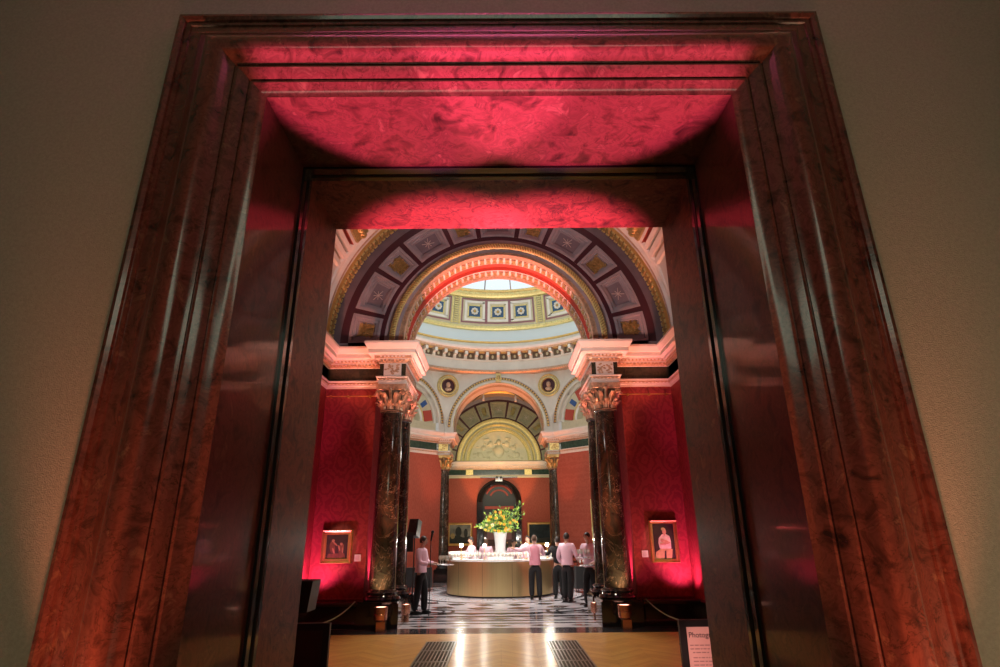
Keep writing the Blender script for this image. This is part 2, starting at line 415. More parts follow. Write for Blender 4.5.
# ================================================================== SETTING
# ---- door surround between the camera room and the gallery
HW, DT, YW = 1.40, 4.20, 2.78
def jamb_path(s, y, hw=HW, dt=DT): return [(-(hw+s), y, 0), (-(hw+s), y, dt+s), (hw+s, y, dt+s), (hw+s, y, 0)]
door = empty('door_1', (0, YW, 0), kind='structure', label='monumental polished red marble doorway framing the view')
door.location = (0, 0, 0)
cp = [(.60, 0), (.60, .05), (.59, .065), (.57, .07), (.55, .06), (.545, .045), (.535, .045), (.53, .052), (.515, .052), (.51, .042), (.47, .046), (.44, .058), (.41, .078), (.385, .102), (.36, .121), (.33, .132), (.30, .135), (.27, .131), (.25, .122), (.235, .106), (.222, .088), (.205, .074), (.188, .066), (.186, .058), (.176, .058), (.174, .070), (.162, .072), (.14, .062), (.118, .044), (.105, .034), (.103, .026), (.094, .026), (.092, .036), (.08, .036), (.05, .016), (.02, .004), (0, 0)]
M = MB(); M.grid([jamb_path(s_, YW-p_) for s_, p_ in cp], 'red'); M.build('architrave', door, smooth=28)
M = MB()
for s_, y0, y1 in ((0, YW, 3.47),):
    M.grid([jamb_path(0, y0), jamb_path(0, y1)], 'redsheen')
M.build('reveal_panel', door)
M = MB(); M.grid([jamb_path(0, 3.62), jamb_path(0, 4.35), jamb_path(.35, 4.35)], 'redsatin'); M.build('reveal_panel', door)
M = MB(); M.grid([jamb_path(a, b_) for a, b_ in ((0, 3.47), (-.018, 3.47), (-.018, 3.52), (-.008, 3.53), (-.008, 3.56), (-.022, 3.57), (-.022, 3.61), (0, 3.62))], 'black'); M.build('stop_bead', door)
M = MB()
for sd in (-1, 1):
    for i in range(165): M.ball((sd*(HW+.607), YW-.006, .05+i*.029), (.007, .007, .009), 'goldp', 5, 3)
for i in range(138): M.ball((-1.99+i*.029, YW-.006, DT+.607), (.009, .007, .007), 'goldp', 5, 3)
M.build('nail_trim', door)
M = MB()
M.add([(-6, YW, 0), (-HW-.4, YW, 0), (-HW-.4, YW, DT+.4), (HW+.4, YW, DT+.4), (HW+.4, YW, 0), (6, YW, 0), (6, YW, 7), (-6, YW, 7)], [(0, 1, 2, 7), (2, 3, 6, 7), (3, 4, 5, 6)], 'wallgreen')
M.build('wall_front', kind='structure')
M = MB()
for a, b_ in (((-6, YW), (-6, -6)), ((6, -6), (6, YW)), ((-6, -6), (6, -6))):
    M.add([(*a, 0), (*b_, 0), (*b_, 7), (*a, 7)], [(0, 1, 2, 3)], 'wallgreen')
M.build('wall_back', kind='structure')
M = MB(); M.add([(-6, -6, 7), (6, -6, 7), (6, YW, 7), (-6, YW, 7)], [(0, 1, 2, 3)], 'white'); M.build('ceiling', kind='structure')

# ---- floors
M = MB(); M.box((0, 2.975, -.05), (12, 17.95, .1), 'plank'); M.build('floor', kind='structure')
fl = MB()
fl.box((0, 12.30, -.05), (9, .70, .1), 'mfloord'); fl.box((0, 24, -.05), (11, 22.7, .1), 'mfloor'); fl = fl.build('floor', kind='structure')
def inlay(mb, x0, x1, y0, y1, k, z=.003): mb.add([(x0, y0, z), (x1, y0, z), (x1, y1, z), (x0, y1, z)], [(0, 1, 2, 3)], k)
M = MB()
inlay(M, -4.6, 4.6, 13.22, 13.34, 'mfloord'); inlay(M, -4.6, 4.6, 13.62, 13.76, 'mfloord'); inlay(M, -4.6, 4.6, 14.25, 14.5, 'mfloord')
inlay(M, -4.6, -2.06, 12.64, 14.5, 'mfloord', .004); inlay(M, 2.06, 4.6, 12.64, 14.5, 'mfloord', .004)
for i in range(5):
    x = -1.64+i*.82; 
    M.add([(x-.24, 12.93, .005), (x, 12.80, .005), (x+.24, 12.93, .005), (x, 13.06, .005)], [(0, 1, 2, 3)], 'mfloorb')
    M.add([(x-.34, 14.0, .005), (x, 13.86, .005), (x+.34, 14.0, .005), (x, 14.14, .005)], [(0, 1, 2, 3)], 'mfloorb')
def ringflat(mb, c, r0, r1, k, z, n=64): mb.lathe([(r0, z), (r1, z)], k, n, (c[0], c[1], 0))
for r0, r1 in ((4.75, 4.95), (4.3, 4.38), (2.55, 2.7)): ringflat(M, (0, 19.75), r0, r1, 'mfloord', .004)
for k_ in range(24):
    a = 2*pi*(k_+.5)/24
    for rr, sz, kk in ((3.85, .36, 'mfloorb'), (3.1, .30, 'mfloord')):
        c_ = Vector((rr*cos(a), 19.75+rr*sin(a), .005)); e1 = Vector((cos(a), sin(a), 0))*sz*.8; e2 = Vector((-sin(a), cos(a), 0))*sz
        M.add([c_-e1, c_-e2, c_+e1, c_+e2], [(0, 1, 2, 3)], kk)
for sd in (-1, 1):
    for yy in (15.35,):
        for r0, r1 in ((.42, .5), (.2, .27)): ringflat(M, (sd*1.6, yy), r0, r1, 'mfloord', .005, 28)
for i in range(-3, 4): M.add([(i*.7-.3, 14.85, .005), (i*.7, 14.7, .005), (i*.7+.3, 14.85, .005), (i*.7, 15.0, .005)], [(0, 1, 2, 3)], 'mfloord')
M.build('inlay', fl)

# ---- entablature
EP = [(0, 5.0), (.015, 5.0), (.015, 5.05), (.03, 5.055), (.03, 5.10), (.035, 5.105), (.045, 5.12), (.04, 5.14), (.065, 5.155), (.065, 5.18), (0, 5.19), (0, 5.49), (.03, 5.50), (.05, 5.55), (.08, 5.57), (.08, 5.60), (.11, 5.61), (.12, 5.66), (.14, 5.68), (.24, 5.69), (.24, 5.78), (.26, 5.79), (.28, 5.83), (.31, 5.88), (.32, 5.90), (.32, 5.95), (0, 5.95)]
EK = ['pinkp']*5+['copper']*2+['pinkp']*3+['FR']+['pinkp']+['copper']*2+['pinkp', 'copper', 'copper']+['pinkp']*9
def entab(path, name, frz='darkfr', dent=True, zsc=1.0):
    mb = MB(); mb.sweep(EP, path, None, kf=lambda j: (frz if EK[j] == 'FR' else EK[j]))
    P = [Vector(p) for p in path]
    for a, b_ in zip(P, P[1:]):           # egg and dart, bead rows
        d = b_-a; L_ = d.length; d.normalize(); nr = Vector((d.y, -d.x)); n = max(1, int(L_/.085)); q = atan2(d.y, d.x)
        if L_ > 9: continue
        for i in range(n):
            c_ = a+d*(L_*(i+.5)/n)
            mb.box((c_.x+nr.x*.065, c_.y+nr.y*.065, 5.545), (.05, .05, .05), 'copper', rot=q)
            mb.box((c_.x+nr.x*.13, c_.y+nr.y*.13, 5.640), (.045, .04, .045), 'pinkp', rot=q)
            mb.box((c_.x+nr.x*.055, c_.y+nr.y*.055, 5.10), (.04, .02, .025), 'copper', rot=q)
    return mb.build(name, kind='structure', smooth=25)
for sd in (-1, 1):
    pth = [(-4.05, 4.36), (-4.05, 13.15), (-2.74, 13.15), (-2.74, 12.74), (-2.14, 12.74), (-2.14, 14.50)]
    pth2 = [(-2.14, 14.50), (-2.35, 14.5), (-5.25, 17.4), (-5.25, 22.1), (-2.65, 24.7), (-2.65, 24.92), (-2.12, 24.92), (-2.12, 26.4), (-4.05, 26.4), (-4.05, 35.1)]
    if sd > 0: pth = [(-x, y) for x, y in pth][::-1]; pth2 = [(-x, y) for x, y in pth2][::-1]
    entab(pth, 'trim_%d' % (1 if sd < 0 else 2)); entab(pth2, 'trim_%d' % (3 if sd < 0 else 4), 'greenm')
entab([(-4.05, 35.1), (4.05, 35.1)], 'trim_5', 'greenm')

# ---- near room side walls, panel walls, dado
def dado_path(pts, name, h=.48):
    mb = MB(); pr = [(0, 0), (.05, 0), (.05, .10), (.03, .12), (.03, h-.10), (.05, h-.08), (.06, h-.03), (.04, h), (0, h)]
    mb.sweep(pr, pts, 'black'); return mb.build(name, kind='structure')
for sd in (-1, 1):
    sn = 'left' if sd < 0 else 'right'
    M = MB(); mir = lambda x: sd*x
    M.add([(mir(4.05), 4.36, 0), (mir(4.05), 13.15, 0), (mir(4.05), 13.15, 6.15), (mir(4.05), 4.36, 6.15)], [(0, 1, 2, 3)], 'damask')
    M.build('wall_'+sn, kind='structure')
    M = MB()
    M.add([(mir(4.05), 13.15, 0), (mir(2.87), 13.15, 0), (mir(2.87), 13.15, 5), (mir(4.05), 13.15, 5), (mir(2.87), 14.5, 0), (mir(2.87), 14.5, 5)], [(0, 1, 2, 3), (1, 4, 5, 2)], 'damask')
    M.build('wall_panel_'+sn, kind='structure')
    M = MB(); M.box((mir(3.4), 13.12, .50), (1.25, .05, .02), 'damask'); 
    M.box((mir(3.4), 13.05, 4.80), (1.2, .02, .02), 'goldp')
    for q in (-.4, .1, .5): M.box((mir(3.4+q), 13.09, 4.80), (.03, .1, .05), 'goldp')
    M.build('trim_%d' % (6 if sd < 0 else 7), kind='structure')
    p_ = [(-4.05, 4.36), (-4.05, 12.72), (-2.93, 12.72), (-2.93, 13.5), (-2.87, 14.5)]
    p3 = [(-2.5, 14.5), (-5.25, 17.25), (-5.25, 22.2), (-2.45, 25.0)]
    p4 = [(-4.05, 26.4), (-4.05, 35.1)]
    for q, (pp, nm) in enumerate(((p_, 'baseboard_'+sn), (p3, 'baseboard_octagon_'+sn), (p4, 'baseboard_rear_'+sn))):
        if sd > 0: pp = [(-x, y) for x, y in pp][::-1]
        dado_path(pp, nm, .48 if q == 0 else .85)
    M = MB(); M.add([(mir(4.05), 12.72, .48), (mir(2.93), 12.72, .48), (mir(2.93), 13.15, .48), (mir(4.05), 13.15, .48)], [(0, 1, 2, 3)], 'black')
    M.build('baseboard_ledge_'+sn, kind='structure')
# back of the door wall, inside the gallery
M = MB()
M.add([(-4.05, 4.36, 0), (-HW-.3, 4.36, 0), (-HW-.3, 4.36, DT+.3), (HW+.3, 4.36, DT+.3), (HW+.3, 4.36, 0), (4.05, 4.36, 0), (4.05, 4.36, 10.2), (-4.05, 4.36, 10.2)], [(0, 1, 2, 7), (2, 3, 6, 7), (3, 4, 5, 6)], 'damask')
M.build('wall_entrance', kind='structure')

# ---- near vault
VC = 6.15
F0 = frame(0, 13.15)
M = MB()
VR = 4.02
FV = frame(0, 0)
prof = [(VR, 13.15), (VR, 13.02), (VR-.04, 13.0), (VR-.04, 12.70), (VR+.02, 12.66), (VR+.02, 12.54), (VR-.03, 12.50), (VR-.03, 12.42), (VR+.05, 12.38), (VR+.05, 12.28), (VR+.10, 12.25), (VR+.10, 12.19), (VR+.40, 12.19)]
ks = ['lav', 'goldp', 'gold', 'goldp', 'pinkp', 'pinkp', 'copper', 'pinkp', 'pinkp', 'pinkp', 'pinkp', 'pinkp']
M.arc(FV, VC, prof, None, 64, kf=lambda j: ks[j])
AP_ = [(0, .10), (22.5, .10), (22.8, .02), (24.2, .02), (24.5, .10), (25.6, .10), (25.9, 0), (27.4, -.02), (27.7, .07), (28.6, .08), (28.9, .0), (30.2, -.02), (30.5, .10), (31.6, .10), (31.9, .02), (33, .02), (33.3, -.03), (39, -.03), (39.4, .3), (90, .3)]
AK_ = ['pinkp', 'pinkp', 'pinkp', 'pinkp', 'copper', 'pinkp', 'pinkp', 'pinkp', 'copper', 'pinkp', 'pinkp', 'brick', 'brick', 'brick', 'pinkp', 'gold', 'gold', 'goldp', 'lavd']  # last panel in deep lavender: darkness of the unlit vault as colour
for mirr in (0, 1):
    ids = []
    rows = [[FV((VR+o_)*cos(R(a_ if not mirr else 180-a_)), y_, VC+(VR+o_)*sin(R(a_))) for a_, o_ in AP_] for y_ in (12.2, 4.36)]
    M.grid(rows, None, kf=lambda j: AK_[j])
    for q in range(60):
        a_ = R(36.2); rr_ = VR-.05; M.ball((rr_*cos(a_)*(-1 if mirr else 1), 12.1-q*.13, VC+rr_*sin(a_)), (.10, .06, .10), 'gold', 6, 4)
M.build('ceiling_near_vault', kind='structure')
for rr, dd in ((VR-.05, 12.85),):
    M = MB()
    for i in range(90):
        a = pi*(i+.5)/90; q = Matrix.Rotation(-a, 3, 'Y')
        M.ball((rr*cos(a), dd, VC+rr*sin(a)), (.04, .10, .05), 'gold', 6, 4)
        for e in (-1, 1): M.box((rr*cos(a), dd+e*.13, VC+rr*sin(a)), (.04, .04, .09), 'goldy', rot=q)
    M.build('trim_8', kind='structure')

# ---- coffered arch faces
def polar_panel(mb, F, zc, a0, a1, r0, r1, lv, kfr, kin, n=6):
    """nested stepped frame; lv: list of (inset, depth)"""
    def loop(t, d):
        rm = (r0+r1)/2; da = t/rm; pts = []
        A0, A1, r_0, r_1 = a0+da, a1-da, r0+t, r1-t
        for i in range(n+1): a = A0+(A1-A0)*i/n; pts.append(F(r_1*cos(a), d, zc+r_1*sin(a)))
        for i in range(n+1): a = A1+(A0-A1)*i/n; pts.append(F(r_0*cos(a), d, zc+r_0*sin(a)))
        pts.append(pts[0]); return pts
    L_ = [loop(t, d) for t, d in lv]
    mb.grid(L_, None, kf=None if False else (lambda j: kfr))
    last = L_[-1][:-1]; m_ = len(last)
    fs = [(i, i+1, m_-2-i, m_-1-i) for i in range(n)]
    mb.add(last, fs, kin)
def coffer_ring(F, zc, r_in, r_out, kl, km, kg, kp, name, bands, star='lavl', gw=12., sw=16.5, gp=2.2):
    root = empty(name, (0, 0, 0), kind='structure')
    M = MB(); D = -.10
    for (ra, rb, kk) in bands: M.arc(F, zc, [(ra, D), (rb, D)], kk, 60)
    # maroon ground between coffers
    a = R(-1.0); seq = []
    for i in range(11):
        w = gw if i % 2 == 0 else sw
        seq.append((a+R(gp)*.5, a+R(gp)*.5+R(w), i % 2)); a += R(w+gp)
    tot = a-R(-1.0); sc = R(182)/tot
    seq = [((x+R(1))*sc-R(1), (y+R(1))*sc-R(1), t) for x, y, t in seq]
    prev = R(-3)
    for x, y, t in seq+[(R(183), 0, 0)]:
        M.arc(F, zc, [(r_in, D), (r_out, D)], km, 2, prev, x); prev = y
    M.build('ring_band', root)
    for x, y, t in seq:
        M = MB(); th = .16*(r_out-r_in)
        lv = [(0, D), (0, D-.03), (th*.55, D-.03), (th*.65, D+.01), (th*1.2, D+.01), (th*1.25, D+.06), (th*1.6, D+.06)]
        polar_panel(M, F, zc, x, y, r_in, r_out, lv, kl, kp if t else kg)
        rm = (r_in+r_out)/2; am = (x+y)/2
        if t:
            for q in range(8):
                b_ = am+q*pi/4+pi/8; ln = .13 if q % 2 == 0 else .19
                ln *= (r_out-r_in)/.88
                c_ = Vector((rm*cos(am)+cos(b_)*ln*.5, 0, rm*sin(am)+sin(b_)*ln*.5))
                M.box((c_.x, D+.05, zc+c_.z), (ln, .015, .013), star, rot=Matrix.Rotation(-b_, 3, 'Y'), tf=lambda v: F(v.x, v.y, v.z))
            M.box((rm*cos(am), D+.045, zc+rm*sin(am)), (.03, .03, .03), star, rot=Matrix.Rotation(-am, 3, 'Y'), tf=lambda v: F(v.x, v.y, v.z))
        else:
            rr = random.Random(int(x*100))
            for q in range(44):
                u_ = (rr.random()-.5)*(y-x)*.52; w_ = (rr.random()-.5)*(r_out-r_in)*.52
                aa = am+u_; r_ = rm+w_; b_ = rr.random()*pi
                M.box((r_*cos(aa), D+.035, zc+r_*sin(aa)), (.085, .03, .018), 'gold', rot=Matrix.Rotation(-b_, 3, 'Y'), tf=lambda v: F(v.x, v.y, v.z))
        M.build('coffer', root)
    return root
root = coffer_ring(F0, VC-.05, 2.86, 3.60, 'lav', 'maroon', 'gold', 'lavd', 'wall_arch_near',
    [(2.33, 2.41, 'copper'), (2.41, 2.49, 'lav'), (2.63, 2.75, 'lav'), (2.75, 2.86, 'maroon'), (3.60, 3.80, 'maroon'), (3.80, 4.1, 'lavd')])
M = MB()
M.arc(F0, VC-.05, [(2.49, -.12), (2.50, -.16), (2.56, -.18), (2.62, -.16), (2.63, -.12)], 'goldy', 70)
for i in range(120):
    a = pi*(i+.5)/120
    M.box((2.56*cos(a), -.185, VC-.05+2.56*sin(a)), (.12, .03, .028), 'gold', rot=Matrix.Rotation(-a-.5, 3, 'Y'), tf=lambda v: F0(v.x, v.y, v.z))
M.build('rope_moulding', root)
M = MB()                                   # wall behind the cornice, passage soffit with two guilloche bands
for sd in (-1, 1):
    pts = [F0(sd*2.33, -.10, 5.9), F0(sd*4.05, -.10, 5.9), F0(sd*4.05, -.10, 6.1), F0(sd*2.33, -.10, 6.1)]; M.add(pts, [(0, 1, 2, 3)], 'lav')
sp_ = [(2.33, -.12), (2.28, -.12), (2.28, .06), (2.33, .08), (2.33, .16), (2.33, .42), (2.33, .50), (2.42, .52), (2.42, .86), (2.33, .88), (2.33, 1.22), (2.28, 1.24), (2.28, 1.35), (2.7, 1.35)]
sk = ['copper', 'copper', 'copper', 'pinkp', 'pinkp', 'pinkp', 'brick', 'brick', 'brick', 'pinkp', 'copper', 'copper', 'pinkp']
M.arc(F0, VC, sp_, None, 70, kf=lambda j: sk[j])
for sd in (-1, 1):
    M.add([F0(sd*2.33, -.1, 5.9), F0(sd*2.33, 1.35, 5.9), F0(sd*2.33, 1.35, VC), F0(sd*2.33, -.1, VC)], [(0, 1, 2, 3)], 'pinkp')
M.build('soffit', root)
M = MB()
for d_ in (.29, 1.05):
    for i in range(44):
        a = pi*(i+.5)/44; q = Matrix.Rotation(-a, 3, 'Y')
        M.box((2.31*cos(a), d_, VC+2.31*sin(a)), (.04, .16, .09), 'gold', rot=q, tf=lambda v: F0(v.x, v.y, v.z))
        M.box((2.305*cos(a), d_-.11, VC+2.305*sin(a)), (.03, .035, .12), 'copper', rot=q, tf=lambda v: F0(v.x, v.y, v.z))
        M.box((2.305*cos(a), d_+.11, VC+2.305*sin(a)), (.03, .035, .12), 'copper', rot=q, tf=lambda v: F0(v.x, v.y, v.z))
M.build('guilloche', root)

# ---- octagon walls
CO = Vector((0, 19.75)); AP = 5.25; SH = 2.35; ZR = 8.80
octp = [(-SH, 14.5), (-AP, 14.5+AP-SH), (-AP, 25-(AP-SH)), (-SH, 25.0), (SH, 25.0), (AP, 25-(AP-SH)), (AP, 14.5+AP-SH), (SH, 14.5)]
def arch_trim(mb, F, zc, ro, ri, d=0.0, back=.25, inner='copper'):
    w = ro-ri
    pr = [(ro, d), (ro, d-.05), (ro-w*.12, d-.06), (ro-w*.22, d-.03), (ro-w*.50, d-.03), (ro-w*.52, d-.06), (ro-w*.62, d-.06), (ro-w*.64, d-.04), (ri+w*.10, d-.04), (ri, d-.07), (ri, d+back)]
    kk = ['goldy', 'white', 'lavl', 'brown', 'olive', 'cream', 'lavl', 'white', 'goldy', inner]
    mb.arc(F, zc, pr, None, 44, kf=lambda j: kk[j])
    n = int(pi*ro/.13)
    for i in range(n):
        a = pi*(i+.5)/n
        mb.box(((ro-w*.36)*cos(a), d-.045, zc+(ro-w*.36)*sin(a)), (w*.20, .05, .075), 'goldp', rot=Matrix.Rotation(-a, 3, 'Y'), tf=lambda v: F(v.x, v.y, v.z))
# near face of the octagon (seen from behind only) and far face with its passage arch
FF = frame(0, 25.0)
M = MB(); wall_arch(M, frame(0, 14.5), -SH, SH, 5.95, ZR, 2.32, VC, 0, 'white')
M.build('wall_octagon_entrance', kind='structure')
wf = empty('wall_octagon_far', kind='structure')
M = MB(); wall_arch(M, FF, -SH, SH, 5.95, ZR, 2.2, 6.25, 0, 'white'); M.build('wall_face', wf)
M = MB(); arch_trim(M, FF, 6.22, 2.28, 1.97, 0, 1.4, 'pinkp')
for sd in (-1, 1): M.add([FF(sd*1.97, -.05, 5.9), FF(sd*1.97, 1.4, 5.9), FF(sd*1.97, 1.4, 6.22), FF(sd*1.97, -.05, 6.22), FF(sd*2.35, -.05, 5.9), FF(sd*2.35, -.05, 6.22)], [(0, 1, 2, 3), (0, 4, 5, 3)], 'white')
M.arc(FF, 6.22, [(2.0, .25), (1.95, .28), (1.95, .6), (2.0, .65)], 'copper', 44)
M.box(FF(0, -.08, 8.42), (.22, .16, .36), 'goldy'); M.ball(FF(0, -.17, 8.42), (.08, .05, .12), 'gold')
M.build('archivolt', wf)
for sd in (-1, 1):
    sn = 'left' if sd < 0 else 'right'
    # diagonal wall
    mx, my = (SH+AP)/2*sd, 25-(AP-SH)/2; ang = pi/4*(1 if sd < 0 else -1)
    FD = frame(mx, my, ang); hl = sqrt(2)*(AP-SH)/2
    w = empty('wall_diagonal_'+sn, kind='structure')
    M = MB(); M.add([FD(-hl, 0, 0), FD(hl, 0, 0), FD(hl, 0, 5), FD(-hl, 0, 5)], [(0, 1, 2, 3)], 'damaskf'); M.build('fabric_panel', w)
    M = MB(); wall_arch(M, FD, -hl, hl, 5.95, ZR, 1.7, 6.38, 0, 'white')
    M.add([FD(-hl, .0, 5.9), FD(hl, 0, 5.9), FD(hl, 0, 5.97), FD(-hl, 0, 5.97)], [(0, 1, 2, 3)], 'white'); M.build('wall_face', w)
    M = MB(); arch_trim(M, FD, 6.36, 2.0, 1.62, 0, .1, 'white')
    M.arc(FD, 6.36, [(1.62, .1), (1.5, .10), (1.5, .16), (.95, .16), (.95, .08), (.86, .06), (.78, .1), (.78, .5)], None, 40, kf=lambda j: ['white', 'white', 'cream', 'cream', 'goldy', 'white', 'cream'][j])
    M.add([FD(x_, d_, z_) for x_, d_, z_ in ((-1.62, .1, 5.9), (1.62, .1, 5.9), (1.62, .1, 6.36), (-1.62, .1, 6.36))], [(0, 1, 2, 3)], 'cream')
    M.add([FD(x_, .5, z_) for x_, z_ in ((-.8, 5.9), (.8, 5.9), (.8, 7.2), (-.8, 7.2))], [(0, 1, 2, 3)], 'cream')
    for i in range(7):
        a = R(13+i*25.7); q = Matrix.Rotation(-a, 3, 'Y'); 
        if i % 2 == 0: M.box((1.225*cos(a), .14, 6.36+1.225*sin(a)), (.44, .05, .46), 'brick', rot=q, tf=lambda v: FD(v.x, v.y, v.z))
    for i in range(7):
        a = R(i*25.7+13)
        if i % 2: M.box((1.225*cos(a), .135, 6.36+1.225*sin(a)), (.32, .05, .20), 'blue', rot=Matrix.Rotation(-a, 3, 'Y'), tf=lambda v: FD(v.x, v.y, v.z))
    M.build('archivolt', w)
    # side and near diagonal walls
    M = MB()
    for (a_, b_) in ((octp[1], octp[2]), (octp[0], octp[1])):
        M.add([(-sd*0+sd*abs(a_[0]), a_[1], 0), (sd*abs(b_[0]), b_[1], 0), (sd*abs(b_[0]), b_[1], ZR), (sd*abs(a_[0]), a_[1], ZR)], [(0, 1, 2, 3)], 'damaskf')
    M.build('wall_octagon_'+sn, kind='structure')
    # pendentives and roundels at the far corners and the near-side corners
    for vx, vy, an in ((sd*SH, 25.0, None), (sd*AP, 22.1, None)):
        v = Vector((vx, vy)); dr = (CO-v).normalized(); tg = Vector((-dr.y, dr.x))
        c0 = v+dr*.10; c1 = v+dr*.32
        M = MB(); p0 = (c0.x, c0.y, 6.5)
        M.add([p0, (c1.x+tg.x*1.0, c1.y+tg.y*1.0, ZR), (c1.x-tg.x*1.0, c1.y-tg.y*1.0, ZR)], [(0, 1, 2)], 'white')
        pen = M.build('trim_9', kind='structure', smooth=0)
        M = MB(); up3 = Vector((dr.x*.10, dr.y*.10, 1)).normalized(); n3 = Vector((dr.x, dr.y, -.1)).normalized(); t3 = Vector((tg.x, tg.y, 0))
        c3 = Vector((c0.x, c0.y, 0))*.36+Vector((c1.x, c1.y, 0))*.64+Vector((0, 0, 8.02)); c3 += n3*.05
        rows = []
        for i in range(25):
            a = 2*pi*i/24; e = t3*cos(a)+up3*sin(a)
            rows.append([c3+e*r_+n3*d_ for r_, d_ in ((.50, -.05), (.50, .04), (.46, .07), (.42, .03), (.40, .03), (.38, .07), (.33, .08), (.29, .03), (.27, -.01), (0, -.01))])
        kk = ['goldy', 'goldy', 'goldy', 'cream', 'gold', 'goldy', 'gold', 'maroon', 'maroon']
        M.grid(rows, None, kf=lambda j: kk[j]); M.ball(c3+up3*.04+n3*.03, (.10, .07, .13), 'copper', 10, 7); M.ball(c3-up3*.15+n3*.0, (.17, .06, .10), 'copper', 10, 6)
        M.build('roundel', pen)

# ---- dome
dome = empty('ceiling_dome', (CO.x, CO.y, 0), kind='structure')
M = MB()
dp = [(5.6, 8.62), (5.16, 8.62), (5.10, 8.66), (5.10, 8.76), (5.15, 8.78), (5.15, 9.16), (5.08, 9.18), (5.08, 9.22), (5.14, 9.24), (5.14, 9.52), (4.80, 9.54), (4.78, 9.62), (4.74, 9.64), (4.72, 9.74), (5.13, 9.78), (5.13, 10.02), (5.06, 10.04), (5.06, 10.10), (5.13, 10.12), (5.15, 10.64), (5.06, 10.66), (5.03, 10.74), (5.06, 10.84), (5.12, 10.88), (4.90, 12.12), (4.78, 12.14), (4.72, 12.22), (4.70, 12.36), (4.62, 12.40), (4.60, 12.47)]
dk = ['copper', 'copper', 'copper', 'white', 'white', 'white', 'white', 'white', 'brown', 'copper', 'copper', 'pinkp', 'pinkp', 'white', 'white', 'goldp', 'goldp', 'white', 'sky', 'goldy', 'goldy', 'goldy', 'cream', 'cream', 'goldy', 'goldy', 'goldy', 'goldy', 'goldy']
M.lathe(dp, None, 96, kf=lambda j: dk[j]); M.build('cornice', dome)
M = MB()
for i in range(64):
    a = 2*pi*i/64; q = Matrix.Rotation(a, 3, 'Z')
    M.box((4.98*cos(a), 4.98*sin(a), 9.44), (.34, .13, .16), 'white', rot=q); M.box((5.10*cos(a), 5.10*sin(a), 9.34), (.12, .13, .24), 'white', rot=q)
    a += pi/64
    M.lathe([(.10, 0), (.10, 0)], 'goldy', 3)
    M.ball((5.12*cos(a), 5.12*sin(a), 9.38), (.06, .06, .085), 'cream', 8, 5)
    M.box((4.96*cos(a), 4.96*sin(a), 9.525), (.2, .2, .02), 'goldy', rot=q)
M.build('modillion', dome)
def RZ(z): return 5.12+(4.90-5.12)*(z-10.88)/(12.12-10.88)
def patch(mb, a0, a1, z0, z1, off, k, n=4, th=None):
    rows = []
    for i in range(n+1):
        a = a0+(a1-a0)*i/n; rows.append([((RZ(z0)-off)*cos(a), (RZ(z0)-off)*sin(a), z0), ((RZ(z1)-off)*cos(a), (RZ(z1)-off)*sin(a), z1)])
    mb.grid(rows, k)
def pframe(mb, a0, a1, z0, z1, w, off, k):
    da = w/5.0
    patch(mb, a0, a1, z0, z0+w, off, k); patch(mb, a0, a1, z1-w, z1, off, k); patch(mb, a0, a0+da, z0+w, z1-w, off, k, 1); patch(mb, a1-da, a1, z0+w, z1-w, off, k, 1)
for g in range(8):
    ac = pi/2+g*pi/4
    M = MB(); pframe(M, ac-R(19.6), ac+R(19.6), 10.95, 12.08, .07, .05, 'mauve')
    for j in (-1, 0, 1):
        am = ac+j*R(12.4); h = R(5.5)
        if j > -1: patch(M, am-R(6.9), am-R(5.5), 10.95, 12.08, .045, 'mauve', 1)
        pframe(M, am-h, am+h, 11.05, 11.98, .10, .07, 'white'); pframe(M, am-h+.02, am+h-.02, 11.15, 11.88, .06, .04, 'cream')
        pframe(M, am-h*.66, am+h*.66, 11.22, 11.81, .05, .02, 'goldy')
        patch(M, am-h*.55, am+h*.55, 11.27, 11.76, .012, 'navy')
        rr = RZ(11.51)-.05; c_ = Vector((rr*cos(am), rr*sin(am), 11.51)); tg = Vector((-sin(am), cos(am), 0)); upv = Vector((-.17*cos(am), -.17*sin(am), 1)).normalized()
        for q in range(8):
            a = q*pi/4; p = c_+(tg*cos(a)+upv*sin(a))*.12; M.ball(p, (.06, .06, .06), 'white', 6, 4)
        M.ball(c_, .07, 'gold', 6, 4)
    M.build('rosette_panel', dome)
    ar = ac+pi/8; M = MB()
    for e in (-1, 1): patch(M, ar+e*R(2.0)-R(.5), ar+e*R(2.0)+R(.5), 10.88, 12.12, .05, 'goldy', 1)
    for q in range(12):
        z_ = 10.95+q*.1; M.box(((RZ(z_)-.05)*cos(ar), (RZ(z_)-.05)*sin(ar), z_), (.06, .2, .05), 'goldy', rot=Matrix.Rotation(ar, 3, 'Z'))
    M.build('rib', dome)
M = MB()
for i in range(110):
    a = 2*pi*i/110; q = Matrix.Rotation(a, 3, 'Z')
    M.box((4.69*cos(a), 4.69*sin(a), 12.30), (.05, .14, .10), 'goldy', rot=q); M.box((5.03*cos(a), 5.03*sin(a), 10.76), (.05, .14, .10), 'goldy', rot=q)
M.build('dentil', dome)
sky = empty('window_1', (CO.x, CO.y, 0), kind='structure')
M = MB(); M.lathe([(4.62, 12.46), (2.6, 14.6), (1.0, 15.4), (0, 15.5)], 'glass', 64); M.build('pane', sky)
M = MB()
for i in range(24):
    a = 2*pi*(i+.5)/24; M.tube([(4.60*cos(a), 4.60*sin(a), 12.47), (2.58*cos(a), 2.58*sin(a), 14.6), (1*cos(a), 1*sin(a), 15.4)], .03, 'steel', 5)
M.build('glazing_bar', sky)

